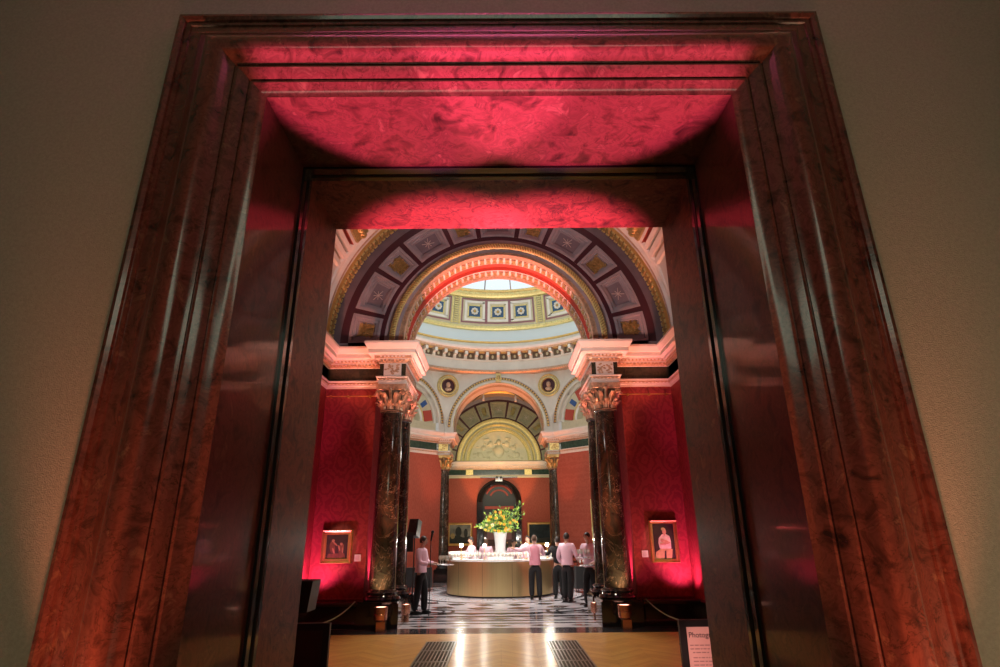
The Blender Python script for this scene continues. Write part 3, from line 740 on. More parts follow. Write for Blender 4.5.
# ---- far arm: vault, end wall, doorway
FE = frame(0, 35.1)
M = MB(); wall_arch(M, frame(0, 26.4), -4.05, 4.05, 5.95, 10.2, 1.97, 6.22, 0, 'white')
for sd in (-1, 1): M.add([(sd*2.12, 25.0, 0), (sd*2.6, 25.0, 0), (sd*2.6, 26.4, 0), (sd*4.05, 26.4, 0), (sd*4.05, 35.1, 0), (sd*2.6, 25.0, 5), (sd*2.6, 26.4, 5), (sd*4.05, 26.4, 5), (sd*4.05, 35.1, 5)], [(1, 2, 6, 5), (2, 3, 7, 6), (3, 4, 8, 7)], 'damaskf')
M.build('wall_rear_room', kind='structure')
M = MB(); M.arc(FV, 6.05, [(3.95, 35.1), (3.90, 35.0), (3.90, 34.2), (4.0, 34.1), (4.0, 33.1), (3.92, 33.0), (3.92, 32.4), (4.05, 32.3), (4.05, 26.4)], None, 48, kf=lambda j: ['goldp', 'copper', 'goldp', 'greenm', 'goldp', 'copper', 'pinkp', 'white'][j])
M.build('ceiling_rear_vault', kind='structure')
M = MB(); M.add([FE(-4.05, 0, 0), FE(-1.0, 0, 0), FE(-1.0, 0, 5.0), FE(-4.05, 0, 5.0), FE(1.0, 0, 0), FE(4.05, 0, 0), FE(4.05, 0, 5.0), FE(1.0, 0, 5.0)], [(0, 1, 2, 3), (4, 5, 6, 7)], 'damaskf')
wall_arch(M, FE, -1.0, 1.0, 3.6, 5.0, .999, 3.6, 0, 'damaskf')
M.build('wall_far', kind='structure')
M = MB(); M.add([FE(-4.05, -.02, 5.9), FE(4.05, -.02, 5.9), FE(4.05, -.02, 10.2), FE(-4.05, -.02, 10.2)], [(0, 1, 2, 3)], 'olive')
M.build('wall_lunette', kind='structure')
root = coffer_ring(FE, 6.02, 2.62, 3.58, 'stone', 'maroon', 'olive', 'stone', 'wall_arch_far', [(2.53, 2.62, 'maroon'), (3.58, 3.72, 'maroon'), (3.72, 4.0, 'lav')])
M = MB(); M.arc(FE, 6.02, [(2.53, -.10), (2.53, -.16), (2.46, -.18), (2.30, -.14), (2.28, -.10), (2.22, -.10), (2.20, -.16), (2.12, -.16), (2.05, -.08), (1.98, -.08), (1.96, -.12), (1.84, -.12), (1.80, -.06), (1.74, -.05), (0.02, -.05)], None, 48, kf=lambda j: ['goldy', 'goldy', 'goldy', 'olive', 'cream', 'olive', 'goldy', 'olive', 'cream', 'goldy', 'goldy', 'goldy', 'olive', 'cream'][j])
M.build('lunette_rings', root)
M = MB(); rr = random.Random(3)                       # scrolled plaster relief
for i in range(7):
    a = pi*(i+.5)/7; M.ball(FE(1.15*cos(a), -.06, 6.12+1.0*sin(a)), (.16, .06, .16), 'cream', 10, 6)
    for q in range(6):
        b_ = a+(rr.random()-.5)*.4; r_ = .55+rr.random()*.95; M.ball(FE(r_*cos(b_), -.06, 6.1+r_*.95*sin(b_)), (.10, .05, .05), 'cream', 8, 5)
M.ball(FE(0, -.06, 6.55), (.32, .12, .40), 'cream', 14, 8); M.ball(FE(0, -.08, 7.1), (.13, .1, .16), 'cream', 10, 6)
M.build('relief', root)
M = MB()
for sd in (-1, 1): M.box(FE(sd*1.75, -.06, 5.33), (.42, .12, .32), 'goldy')
M.box(FE(0, -.05, 5.06), (8, .1, .12), 'cream')
M.build('trim_10', kind='structure')
d2 = empty('door_2', FE(0, 0, 0), kind='structure')
M = MB(); FL = frame(0, 0)
M.arc(FL, 3.62, [(1.30, 0), (1.30, -.14), (1.22, -.16), (1.12, -.12), (1.08, -.16), (.98, -.14), (.96, .3)], 'black', 30)
for sd in (-1, 1): M.sweep([(0, 0)], [(0, 0), (0, 1)], 'black') if False else M.box((sd*1.13, -.05, 1.81), (.34, .22, 3.62), 'black')
M.box((0, -.14, 4.92), (.40, .28, .26), 'black'); M.box((0, -.10, 5.02), (2.2, .14, .05), 'black')
M.build('surround', d2)
M = MB(); M.box((0, .32, 2.4), (2.1, .04, 4.6), 'blackm')
for q, (ra, rb) in enumerate(((.86, .78), (.62, .52))): M.arc(FL, 3.75, [(ra, .28), (ra, .24), (rb, .24), (rb, .28)], 'brick', 24, R(25), R(155))  # reddish reflections inside the dark doorway, put in as red arcs
M.box((0, .27, 3.32), (1.7, .06, .16), 'brick'); M.box((0, .27, 2.95), (1.9, .06, .08), 'wood')
for sd in (-1, 1):
    M.box((sd*.46, .28, 1.5), (.86, .05, 2.8), 'wood'); M.box((sd*.46, .25, 2.1), (.5, .03, 1.1), 'mauve'); M.box((sd*.46, .25, .8), (.5, .03, .8), 'mauve')
M.build('door_leaf', d2)
for sd in (-1, 1):
    M = MB(); M.tube([(0, 0, 0), (0, -.12, .02)], .02, 'blackmetal'); M.tube([(0, -.10, .10), (0, -.14, -.02)], .05, 'blackmetal', 8); M.ball((0, -.15, -.04), .035, 'counter', 8, 5)
    M.build('wall_spotlight', label='small '+('left' if sd < 0 else 'right')+' spotlight of the pair on the keystone above the far doorway', cat='spotlight', group='spotlights over the far doorway', loc=FE(sd*.12, -.28, 4.95))

# ================================================================== THINGS
def leaf(mb, c, ang, rb, h, w, out, k, curl=.05):
    """acanthus leaf hugging the bell, tip curling outward"""
    rows = []; er = Vector((cos(ang), sin(ang), 0)); et = Vector((-sin(ang), cos(ang), 0))
    for t in (0, .25, .5, .75, .92, 1.0, 1.04):
        rr = rb+out*(t**2.4)+(curl if t > .9 else 0)*.6; z = h*min(t, 1)-(.03 if t > 1 else 0)
        ww = w*(.9-.2*t if t < .8 else .65-.8*(t-.8))*(1+.12*sin(t*22))
        rows.append([Vector(c)+er*(rr-.012)+et*(-ww)+Vector((0, 0, z)), Vector(c)+er*(rr+.018)+et*(-ww*.5)+Vector((0, 0, z)), Vector(c)+er*(rr+.035)+Vector((0, 0, z)), Vector(c)+er*(rr+.018)+et*(ww*.5)+Vector((0, 0, z)), Vector(c)+er*(rr-.012)+et*ww+Vector((0, 0, z))])
    mb.grid(rows, k)
def make_column(label, metal='copper'):
    t = empty('marble_column', label=label, cat='column', group='veined marble columns')
    M = MB(); M.box((0, 0, .23), (.84, .84, .46), 'black'); M.box((0, 0, .475), (.78, .78, .03), 'black'); M.build('plinth', t)
    M = MB(); M.lathe([(.0, .49), (.37, .49), (.39, .52), (.37, .56), (.33, .57), (.31, .60), (.33, .625), (.34, .645), (.32, .67), (.285, .68), (.27, .70)], 'black', 28); M.build('base', t)
    M = MB(); M.lathe([(.27, .68), (.268, 1.2), (.266, 2.0), (.256, 3.0), (.236, 4.25), (.232, 4.36), (.25, 4.38), (.25, 4.41)], 'column', 32); M.build('shaft', t)
    M = MB(); M.lathe([(.26, 4.39), (.27, 4.41), (.26, 4.43), (.235, 4.44), (.24, 4.6), (.26, 4.75), (.31, 4.86)], 'brown', 24)  # dark umber bell puts the shade between the leaves into colour
    for i in range(16): leaf(M, (0, 0, 4.43), i*pi/8+pi/16, .235, .15, .045, .06, metal, .03)
    for i in range(8): leaf(M, (0, 0, 4.62), i*pi/4, .27, .24, .05, .10, metal, .03)
    for i in range(8): leaf(M, (0, 0, 4.43), i*pi/4, .24, .22, .085, .09, metal)
    for i in range(8): leaf(M, (0, 0, 4.50), i*pi/4+pi/8, .25, .30, .08, .12, metal)
    for i in range(4):
        a = pi/4+i*pi/2; er = Vector((cos(a), sin(a), 0)); et = Vector((-sin(a), cos(a), 0))
        for e in (-1, 1):
            pts = [er*.26+et*e*.09+Vector((0, 0, 4.66)), er*.33+et*e*.05+Vector((0, 0, 4.80))]
            for q in range(9): b_ = q*.75; r_ = .052-.005*q; pts.append(er*(.40+r_*sin(b_)*1.0)+et*e*.025+Vector((0, 0, 4.81+r_*cos(b_))))
            M.tube(pts, .016, metal, 6)
        a2 = i*pi/2; M.ball((.33*cos(a2), .33*sin(a2), 4.88), (.05, .05, .05), metal, 8, 5)
        M.ball((.30*cos(a2), .30*sin(a2), 4.79), (.035, .035, .05), metal, 6, 4)
    n = 40; rows = []
    for i in range(n):
        a = 2*pi*i/n; r_ = .335/max(abs(cos(a)), abs(sin(a))); r_ = min(r_, .455)*(1-.10*(cos(4*a)+1)/2*.6)
        rows.append([(r_*.9*cos(a), r_*.9*sin(a), 4.865), (r_*cos(a), r_*sin(a), 4.885), (r_*cos(a), r_*sin(a), 4.915), (r_*1.04*cos(a), r_*1.04*sin(a), 5.0), (0, 0, 5.0)])
    M.grid(rows, metal, closed=True); M.build('capital', t)
    return t
c0 = make_column('dark veined marble column nearest on the left, beside the small two-figure painting', 'copper')
c0.location = (-2.46, 13.03, 0)
dup(c0, (2.43, 13.03, 0), label='dark veined marble column nearest on the right, beside the portrait of a seated man')
dup(c0, (-2.43, 14.15, 0), label='marble column half hidden just behind the nearest left column')
dup(c0, (2.43, 14.15, 0), label='marble column half hidden just behind the nearest right column')
c1 = make_column('marble column at the back left of the domed room, beside the dark landscape', 'gold')
c1.location = (-2.37, 25.12, 0)
dup(c1, (2.37, 25.12, 0), label='marble column at the back right of the domed room, behind the standing waiters')
# gilt relief blocks on the entablature breaks
for i, (x, y, k) in enumerate(((-2.44, 12.725, 'copper'), (2.44, 12.725, 'copper'), (-2.385, 24.90, 'gold'), (2.385, 24.90, 'gold'))):
    M = MB(); M.box((x, y, 5.345), (.40, .03, .29), 'goldy' if k == 'gold' else 'pinkp'); rr = random.Random(i)
    for q in range(26): M.ball((x+(rr.random()-.5)*.32, y-.018, 5.345+(rr.random()-.5)*.22), (.03, .015, .022), k, 6, 4)
    M.build('trim_11', kind='structure')

# ---- uplighters
def make_uplight(label):
    t = empty('floor_uplighter', label=label, cat='uplighter', group='floor uplighters')
    M = MB(); M.box((.02, 0, .085), (.17, .17, .17), 'chrome'); M.build('stand', t)  # lower box shaped after the wood floor's reflection in the chrome
    M = MB(); M.lathe([(0, .17), (.09, .17), (.13, .21), (.135, .30), (.131, .305), (.131, .32), (.135, .325), (.135, .43), (.12, .435), (.115, .42)], 'chrome', 24); M.build('housing', t)
    M = MB(); M.lathe([(0, .422), (.115, .422)], 'lens', 20); M.build('lens', t, label='glowing pink lens')
    return t
u0 = make_uplight('lit metal uplighter on the floor in front of the near left column'); u0.location = (-2.33, 12.33, 0)
dup(u0, (2.41, 12.33, 0), label='lit metal uplighter on the floor in front of the near right column')
dup(u0, (-2.05, 13.62, 0), label='small uplighter tucked between the two left columns', scale=.8)
dup(u0, (2.05, 13.62, 0), label='small uplighter tucked between the two right columns', scale=.8)
dup(u0, (3.88, 11.45, 0), label='uplighter in the right corner under the portrait wall, reflected in black skirting')

# ---- paintings
def frame_mesh(M, w, h, bw, dp, k, ki):
    pr = [(0, 0), (0, -dp*.7), (bw*.15, -dp), (bw*.3, -dp*.85), (bw*.55, -dp*.5), (bw*.8, -dp*.55), (bw*.85, -dp*.3), (bw, -dp*.3), (bw, -.01)]
    rows = [[(-w/2+t, d, -h/2+t), (w/2-t, d, -h/2+t), (w/2-t, d, h/2-t), (-w/2+t, d, h/2-t), (-w/2+t, d, -h/2+t)] for t, d in pr]
    M.grid(rows, k)
def flat(M, pts, y, k): M.add([(x, y, z) for x, z in pts], [tuple(range(len(pts)))], k)
MT['pdark'] = mat('painting_dark_ground', (.03, .018, .012), .5, var=.4, scale=6)
MT['pshirt'] = mat('painted_pale_cloth', (.62, .52, .40), .6, var=.2, scale=14)
MT['pflesh'] = mat('painted_flesh', (.50, .26, .16), .6, var=.2, scale=14)
MT['ptan'] = mat('painted_tan_cloth', (.42, .32, .13), .6, var=.2, scale=12)
MT['psky'] = mat('painted_grey_sky', (.22, .22, .18), .5, var=.5, scale=3)
MT['ptree'] = mat('painted_dark_trees', (.015, .02, .012), .4, var=.5, scale=5)
MT['psea'] = mat('painted_dark_sea', (.02, .035, .04), .18, var=.5, scale=3)
MT['pbrown'] = mat('painted_brown_cloth', (.12, .05, .02), .6, var=.3, scale=12)
MT['pfleshd'] = mat('painted_shaded_flesh', (.30, .16, .08), .6, var=.3, scale=14)
def ell(cx, cz, rx, rz, n=16, rot=0): return [(cx+rx*cos(2*pi*i/n)*cos(rot)-rz*sin(2*pi*i/n)*sin(rot), cz+rx*cos(2*pi*i/n)*sin(rot)+rz*sin(2*pi*i/n)*cos(rot)) for i in range(n)]
def painting(label, loc, rz, w, h, bw, fk, art, group=None, dp=.07):
    t = empty('framed_painting', loc, rz, label, 'painting', group)
    M = MB(); frame_mesh(M, w, h, bw, dp, fk, None); M.build('frame', t)
    M = MB(); a, b_ = w/2-bw, h/2-bw; art(M, a, b_); M.build('canvas', t, smooth=0)
    return t
def art_man(M, a, b):
    flat(M, [(-a, -b), (a, -b), (a, b), (-a, b)], -.012, 'pdark')
    flat(M, [(-a, -b), (a*.6, -b), (a*.75, -b*.45), (a*.2, -b*.38), (-a*.2, -b*.35), (-a*.85, -b*.62)], -.014, 'ptan')
    flat(M, [(-.12*a, -b), (.1*a, -b), (.14*a, -b*.5), (0, -b*.55)], -.015, 'pdark')
    flat(M, [(-a*.45, -b*.42), (a*.62, -b*.42), (a*.66, 0), (a*.55, b*.30), (a*.18, b*.42), (-a*.15, b*.40), (-a*.48, b*.18), (-a*.55, -b*.1)], -.016, 'pshirt')
    flat(M, ell(.02, b*.56, a*.19, b*.17), -.020, 'pflesh'); flat(M, ell(-.0, b*.70, a*.2, b*.09), -.022, 'ptan')
    flat(M, ell(.02, b*.40, a*.10, b*.08), -.018, 'pflesh')
    flat(M, ell(.05*a, -b*.12, a*.50, b*.07, rot=.12), -.024, 'pflesh'); flat(M, ell(.1*a, b*.02, a*.40, b*.06, rot=-.3), -.023, 'pflesh')
    flat(M, ell(-.18*a, b*.05, a*.16, b*.10), -.025, 'pflesh')
def art_two(M, a, b):
    flat(M, [(-a, -b), (a, -b), (a, b), (-a, b)], -.012, 'pdark')
    flat(M, [(-a*.9, -b), (a*.9, -b), (a*.7, -b*.55), (-a*.75, -b*.6)], -.013, 'pbrown')
    flat(M, ell(-.42*a, -b*.05, a*.26, b*.50, rot=.15), -.0135, 'pbrown'); flat(M, ell(.42*a, -b*.18, a*.24, b*.45, rot=-.2), -.0135, 'pbrown')
    flat(M, ell(-.38*a, b*.50, a*.13, b*.13), -.016, 'pfleshd'); flat(M, ell(.40*a, b*.22, a*.12, b*.12), -.016, 'pfleshd')
    flat(M, ell(-.15*a, b*.22, a*.26, b*.07, rot=-.7), -.015, 'pfleshd'); flat(M, ell(.22*a, -b*.12, a*.07, b*.26, rot=.3), -.015, 'pfleshd')
    flat(M, ell(-.3*a, -b*.35, a*.08, b*.26, rot=.4), -.0155, 'pfleshd'); flat(M, ell(.55*a, -b*.30, a*.07, b*.24), -.0155, 'pfleshd')
def art_land(M, a, b):
    flat(M, [(-a, -b), (a, -b), (a, b), (-a, b)], -.012, 'psky')
    flat(M, [(-a, -b), (a, -b), (a, -b*.2), (a*.3, -b*.35), (-.2*a, -b*.1), (-a, -b*.3)], -.014, 'ptree')
    flat(M, ell(-.15*a, b*.25, a*.3, b*.55), -.015, 'ptree'); flat(M, ell(.55*a, b*.1, a*.18, b*.5), -.015, 'ptree')
    flat(M, ell(-.7*a, -b*.2, a*.22, b*.3), -.0155, 'ptan')
def art_sea(M, a, b):
    flat(M, [(-a, -b), (a, -b), (a, b), (-a, b)], -.012, 'psea')
    flat(M, [(-a, -b), (a, -b), (a, -b*.4), (0, -b*.5), (-a, -b*.35)], -.014, 'ptree')
def art_gold(M, a, b):
    flat(M, [(-a, -b), (a, -b), (a, b), (-a, b)], -.012, 'ptan')
    flat(M, ell(0, 0, a*.5, b*.6), -.014, 'pflesh')
painting('small dark painting of two figures in gilt frame on left crimson wall', (-3.50, 13.15, 1.53), 0, .66, .68, .10, 'goldp', art_two)
painting('gilt framed portrait of a seated man with crossed arms on right crimson wall', (3.53, 13.15, 1.58), 0, .60, .86, .075, 'goldp', art_man)
painting('wide gilt framed dark landscape left of the far arched doorway', (-2.27, 35.1, 1.86), 0, 1.45, 1.25, .12, 'goldp', art_land)
painting('gilt framed dark seascape reflecting a lamp, right of the far arched doorway', (2.33, 35.1, 1.86), 0, 1.45, 1.25, .12, 'goldp', art_sea)
for sd in (-1, 1):
    mx, my = (SH+AP)/2*sd, 25-(AP-SH)/2; F = frame(mx, my, pi/4*(1 if sd < 0 else -1)); p = F(sd*.55, 0, 2.2)
    painting('broad gilt frame on the %s slanting wall of the domed room' % ('left' if sd < 0 else 'right'), p, pi/4*(1 if sd < 0 else -1), 1.5, 1.75, .22, 'goldy', art_gold, dp=.12)
for lb, x, z in (('small white caption card beside the two-figure painting', -3.04, 1.30), ('small white caption card beside the seated man portrait', 3.10, 1.33)):
    M = MB(); M.box((0, -.008, 0), (.135, .016, .135), 'card')
    for q in range(5): M.box((-.01, -.0165, .04-q*.018), (.08, .001, .004), 'inkl')
    M.build('caption_card', label=lb, cat='label', group='caption cards', loc=(x, 13.15, z))

# ---- information signs by the doorway
def text_obj(txt, size, loc, k, parent):
    cu = bpy.data.curves.new('lettering', 'FONT'); cu.body = txt; cu.size = size; cu.extrude = .0008
    o = bpy.data.objects.new('tmp', cu); COL.objects.link(o); dg = bpy.context.evaluated_depsgraph_get()
    me = bpy.data.meshes.new_from_object(o.evaluated_get(dg)); bpy.data.objects.remove(o)
    me.materials.clear(); me.materials.append(MT[k]); ob = bpy.data.objects.new('lettering', me); COL.objects.link(ob)
    ob.rotation_euler = (pi/2, 0, 0); ob.location = loc; ob.parent = parent; return ob
def sign(loc, rz, label, paper):
    t = empty('sign_stand', loc, rz, label, 'sign')
    M = MB(); M.box((0, 0, .02), (.62, .40, .04), 'blackmetal')
    M.box((-.24, .03, .3), (.04, .04, .56), 'blackmetal'); M.box((.24, .03, .3), (.04, .04, .56), 'blackmetal'); M.build('stand', t)
    w, h = .64, .74; z = .95-h/2
    M = MB()
    for x, zz, sx, sz in ((0, z+h/2-.03, w, .06), (0, z-h/2+.03, w, .06), (-w/2+.03, z, .06, h-.12), (w/2-.03, z, .06, h-.12)): M.box((x, 0, zz), (sx, .05, sz), 'blackm')
    M.build('frame', t)
    M = MB(); M.box((0, .005, z), (w-.12, .03, h-.12), paper); pp = M.build('notice', t)
    return t, z, h, w, pp
sg, z, h, w, pp = sign((1.98, 6.0, 0), 0, 'black framed pink notice stand half hidden behind the right door jamb', 'paper')
text_obj('Photography', .064, (-.240, -.012, .80), 'ink', pp)
M = MB(); rr = random.Random(5)
for j, (n_, ind) in enumerate(((9, 0), (9, 0), (4, .02), (8, .02), (9, .02), (9, .02), (5, .02), (8, .02), (7, .02))):
    x = -.235+ind; M = MB()
    for q in range(n_):
        ww = .012+rr.random()*.035
        if x+ww > .24: break
        M.box((x+ww/2, -.0115, .735-j*.030-(.012 if j > 2 else 0)), (ww, .001, .009), 'inkl'); x += ww+.009
    M.build('text_line', pp)
sign((-1.93, 6.0, 0), 0, 'black framed dark brown notice board half hidden behind the left door jamb', 'signb')
t = empty('floor_loudspeaker', (-2.56, 7.6, 0), label='black box loudspeaker on a stand behind the left door jamb', cat='loudspeaker')
M = MB(); M.add([(-.17, -.14, .88), (.27, -.14, .88), (.27, .2, .88), (-.17, .2, .88), (-.17, -.14, 1.22), (.31, -.14, 1.22), (.31, .2, 1.22), (-.17, .2, 1.22)], [(0, 1, 2, 3), (4, 5, 6, 7), (0, 1, 5, 4), (1, 2, 6, 5), (2, 3, 7, 6), (3, 0, 4, 7)], 'blackm'); M.build('cabinet', t)
M = MB(); M.tube([(.05, .03, 0), (.05, .03, .88)], .04, 'blackmetal'); M.box((.05, .03, .02), (.5, .4, .04), 'blackmetal'); M.build('stand', t)

# ---- low barrier: slim posts and sagging cord
for sd in (-1, 1):
    sn = 'left' if sd < 0 else 'right'
    t = empty('low_barrier', (sd*2.95, 9.3, 0), label='slim post and sagging grey cord barrier before the %s crimson wall' % sn, cat='barrier')
    def bp(x, y): return (sd*x-sd*2.95, y-9.3)
    M = MB(); pa = bp(3.02, 10.6); pb = bp(3.10, 12.55)
    for p in (pa,): M.tube([(p[0], p[1], 0), (p[0], p[1], .36)], .012, 'steel', 6); M.lathe([(0, 0), (.09, 0), (.09, .015), (0, .02)], 'blackmetal', 14, (p[0], p[1], 0))
    M.build('post', t)
    pts = []
    pc = bp(2.55, 8.0)
    for (q0, z0), (q1, z1), sag in (((pc, .40), (pa, .36), .02), ((pa, .36), (bp(2.92, 12.66), .50), .07)):
        for i in range(13): u_ = i/12; pts.append((q0[0]+(q1[0]-q0[0])*u_, q0[1]+(q1[1]-q0[1])*u_, z0+(z1-z0)*u_-sag*4*u_*(1-u_)))
    M = MB(); M.tube(pts, .011, 'cord', 6); M.build('cord', t)
    M = MB(); M.tube([(pc[0], pc[1], 0), (pc[0], pc[1], .42)], .012, 'blackmetal', 6); M.build('post', t)

# ---- floor grates
def make_grate(label):
    t = empty('floor_grate', label=label, cat='grate', group='floor vents in the wood floor')
    for j in range(4):
        y0 = -j*.86
        M = MB(); M.box((0, y0-.41, .004), (.52, .84, .006), 'dark')
        for x in (-.245, .245): M.box((x, y0-.41, .008), (.03, .84, .010), 'steel')
        for yy in (y0-.005, y0-.815): M.box((0, yy, .008), (.52, .04, .010), 'steel')
        for q in range(8): M.box((-.195+q*.0557, y0-.41, .008), (.020, .80, .009), 'steel')
        for q in range(14): M.box((0, y0-.05-q*.056, .0075), (.48, .010, .008), 'steel')
        M.build('grille_panel', t)
    return t
g = make_grate('slotted metal floor vent in the wood floor on the left'); g.location = (-1.02, 11.05, 0)
dup(g, (1.05, 11.05, 0), label='slotted metal floor vent in the wood floor on the right')

# ---- circular bar
BX, BY = 0.02, 20.12; BR = 1.72; BH = 1.05
bar = empty('round_bar', (BX, BY, 0), label='round brass fronted bar counter under the dome', cat='bar')
M = MB(); M.lathe([(BR-.02, .04), (BR, .04), (BR, BH-.06)], 'brass', 96); M.lathe([(BR-.45, .04), (BR-.45, BH-.06)], 'blackm', 64); M.build('front_panel', bar)
M = MB(); M.lathe([(BR-.02, 0), (BR-.02, .045)], 'blackm', 64); M.build('kick_plate', bar)
for i in range(12): M = MB(); a = 2*pi*i/12+.2; M.box((BR*cos(a)*1.0005, BR*sin(a)*1.0005, .5), (.004, .008, .90), 'wood', rot=a); M.build('panel_joint', bar)
M = MB(); M.lathe([(BR-.48, BH-.06), (BR-.48, BH), (BR+.03, BH), (BR+.03, BH-.05), (BR-.01, BH-.06)], 'counter', 96); M.build('countertop', bar)
cs = empty('display_plinth', (BX, BY, 0), label='white round plinth in the middle of the bar under the flowers', cat='plinth')
M = MB(); M.lathe([(.0, 0), (.42, 0), (.42, .06), (.38, .08), (.38, 1.00), (.44, 1.02), (.44, 1.08), (0, 1.08)], 'counter', 40); M.build('drum', cs)

def make_glass(label, grp, filled=True):
    t = empty('wine_glass', label=label, cat='glass', group=grp)
    M = MB(); M.lathe([(0, 0), (.034, .002), (.03, .006), (.005, .012), (.004, .085), (.012, .095), (.034, .12), (.040, .15), (.034, .20)], 'glassw', 8)
    if filled: M.lathe([(.004, .096), (.033, .121), (.037, .15), (0, .15)], 'wine', 8)
    M.build('bowl_and_stem', t); return t
G1 = make_glass('wine glass in the outermost ring of glasses on the round bar', 'wine glasses on the bar counter')
first = True; cnt = 0; rg = random.Random(11)
for rr_, n_ in ((1.66, 92), (1.55, 84), (1.44, 62)):
    for i in range(n_):
        a = 2*pi*(i+.5*(rr_ > 1.5))/n_
        if rr_ < 1.5 and sin(a) > .2: continue
        p = (BX+(rr_+rg.uniform(-.01, .01))*cos(a), BY+(rr_+rg.uniform(-.01, .01))*sin(a), BH)
        if abs(p[0]-1.03) < .3 and p[1] < BY and rr_ > 1.6: continue
        if any(abs((p[0]-lx)**2+(p[1]-ly)**2) < .012 for lx, ly in ((-1.17, 19.1), (-.47, 18.7), (.80, 18.75), (1.5, 19.45))): continue
        if abs(p[0]-.50) < .36 and abs(p[1]-21.35) < .24: continue
        cnt += 1
        if cnt > 200: break
        if first: G1.location = p; first = False
        else: dup(G1, p, label=['wine glass in the outermost ring of glasses on the round bar', 'wine glass in the second ring of glasses on the round bar', 'wine glass in the innermost ring of glasses on the round bar'][(1.66, 1.55, 1.44).index(rr_)])
# lamps on the bar
def make_lamp(label, bk='bulb'):
    t = empty('table_lamp', label=label, cat='lamp', group='small glowing lamps on the bar')
    M = MB(); M.lathe([(0, 0), (.06, 0), (.06, .015), (.012, .03), (.010, .33), (.02, .34), (0, .345)], 'goldp', 12); M.build('stem', t)
    M = MB(); M.ball((0, 0, .40), .055, bk, 12, 8); M.build('bulb', t, label='bright round bulb'); return t
L0 = make_lamp('glowing lamp at the left end of the bar counter'); L1 = make_lamp('glowing lamp left of the flower vase on the bar', 'bulbs'); L0.location = (-1.20, 19.1, BH)
LP = [(-1.20, 19.1), (-.47, 18.68), (.80, 18.72), (1.50, 19.42)]
L1.location = (*LP[1], BH)
dup(L1, (*LP[2], BH), label='glowing lamp right of the flower vase, behind the leaning barman')
dup(L0, (*LP[3], BH), label='glowing lamp at the right end of the bar counter')
for i, (x, y) in enumerate(LP): point((x, y-.0, BH+.55), 60 if i in (0, 3) else 22, (1, .93, .8), .05)
# bottles and glass rack
rk = empty('bottle_rack', (.50, 21.35, BH), label='white rack on the back of the bar holding bottle necks, right of the vase', cat='rack')
M = MB(); M.box((0, 0, .09), (.62, .34, .18), 'counter'); M.build('crate', rk)
Bt = None
for i in range(8):
    x, y = .26+(i % 4)*.16, 21.27+(i//4)*.16
    if Bt is None:
        Bt = empty('wine_bottle', (x, y, BH+.18), label='dark wine bottle standing in the white rack on the bar', cat='bottle', group='bottles in the bar rack')
        M = MB(); M.lathe([(0, 0), (.037, 0), (.037, .17), (.015, .22), (.014, .29), (0, .29)], 'bottle', 10); M.build('bottle_body', Bt)
        M = MB(); M.lathe([(.0155, .25), (.0165, .295), (0, .297)], 'goldp', 10); M.build('foil_cap', Bt)
    else: dup(Bt, (x, y, BH+.18))

# ---- flower arrangement
vs = empty('flower_vase', (BX, BY, 1.08), label='white tapering ceramic vase in the middle of the bar', cat='vase')
M = MB(); M.lathe([(0, 0), (.15, 0), (.155, .02), (.17, .35), (.215, .74), (.225, .76), (.21, .765), (.16, .4), (.14, .03), (0, .03)], 'vase', 36); M.build('vase_body', vs)
fb = empty('flower_arrangement', (BX, BY, 1.80), label='large spray of green leaves and yellow orange flowers rising from the white vase', cat='flowers')
rf = random.Random(21)
def sprig_pts():
    base = Vector((0, 0, -.05)); a = rf.uniform(0, 2*pi); el = rf.uniform(.12, 1.5); ln = rf.uniform(.42, .82)
    d = Vector((cos(a)*cos(el)*.95, sin(a)*cos(el)*.8, sin(el)*.92+.10)); return base, base+d*ln
heads = []
M = MB(); ST = MB()
for i in range(130):
    b0, e = sprig_pts(); heads.append(e)
for e in ((.62, -.1, .78), (.74, -.05, .88), (.70, 0, .98), (.55, .0, .72), (.80, 0, .62), (-.68, -.1, .18), (-.6, -.1, .3)): heads.append(Vector(e))
for e in heads:
    mid = e*.5+Vector((0, 0, .12)); ST.tube([(e.x*.04, e.y*.04, -.3), mid, e], .006, 'leafd', 4, cap=False)
ST.build('stems', fb)
def lf(mb, c, d, w, k):
    d = d.normalized()*w*2.4; s_ = d.cross(Vector((rf.uniform(-1, 1), rf.uniform(-1, 1), 1))).normalized()*w*.55; n_ = Vector((0, 0, w*.2))
    mb.add([c, c+d*.5+s_+n_, c+d, c+d*.5-s_+n_, c+d*.5-n_*.5], [(0, 1, 4), (1, 2, 4), (2, 3, 4), (3, 0, 4)], k)
for e in heads:
    for q in range(9):
        c = e*(1-rf.random()*.35)+Vector([rf.uniform(-.06, .06) for _ in range(3)])
        lf(M, c, Vector([rf.uniform(-1, 1), rf.uniform(-1, 1), rf.uniform(-.4, 1)])+e*.8, rf.uniform(.03, .055), 'leaf' if rf.random() < .72 else 'leafd')
o = M.build('foliage', fb, smooth=0); 
FLW = []
for j, k in enumerate(['petal', 'petalo', 'petalw']):
    M = MB()
    for q in range(7):
        a = 2*pi*q/7; lf(M, Vector((0, 0, 0)), Vector((cos(a), sin(a), .5)), .024, k)
    M.ball((0, 0, .008), .018, 'petal' if k != 'petal' else 'petalo', 6, 4)
    FLW.append(M)
protos = []
for i, e in enumerate(sorted(heads, key=lambda v: v.y)[:30]):
    j = (0, 0, 1, 2, 0, 0)[i % 6]; p = e*1.03+Vector((0, -.04, 0))
    if j >= len(protos) or protos[j] is None:
        while len(protos) <= j: protos.append(None)
        protos[j] = FLW[j].build('flower', fb, loc=p, smooth=0)
    else:
        c = protos[j].copy(); COL.objects.link(c); c.location = p; c.parent = fb
        protos[j] = protos[j]
    ob = fb.children[-1] if False else None
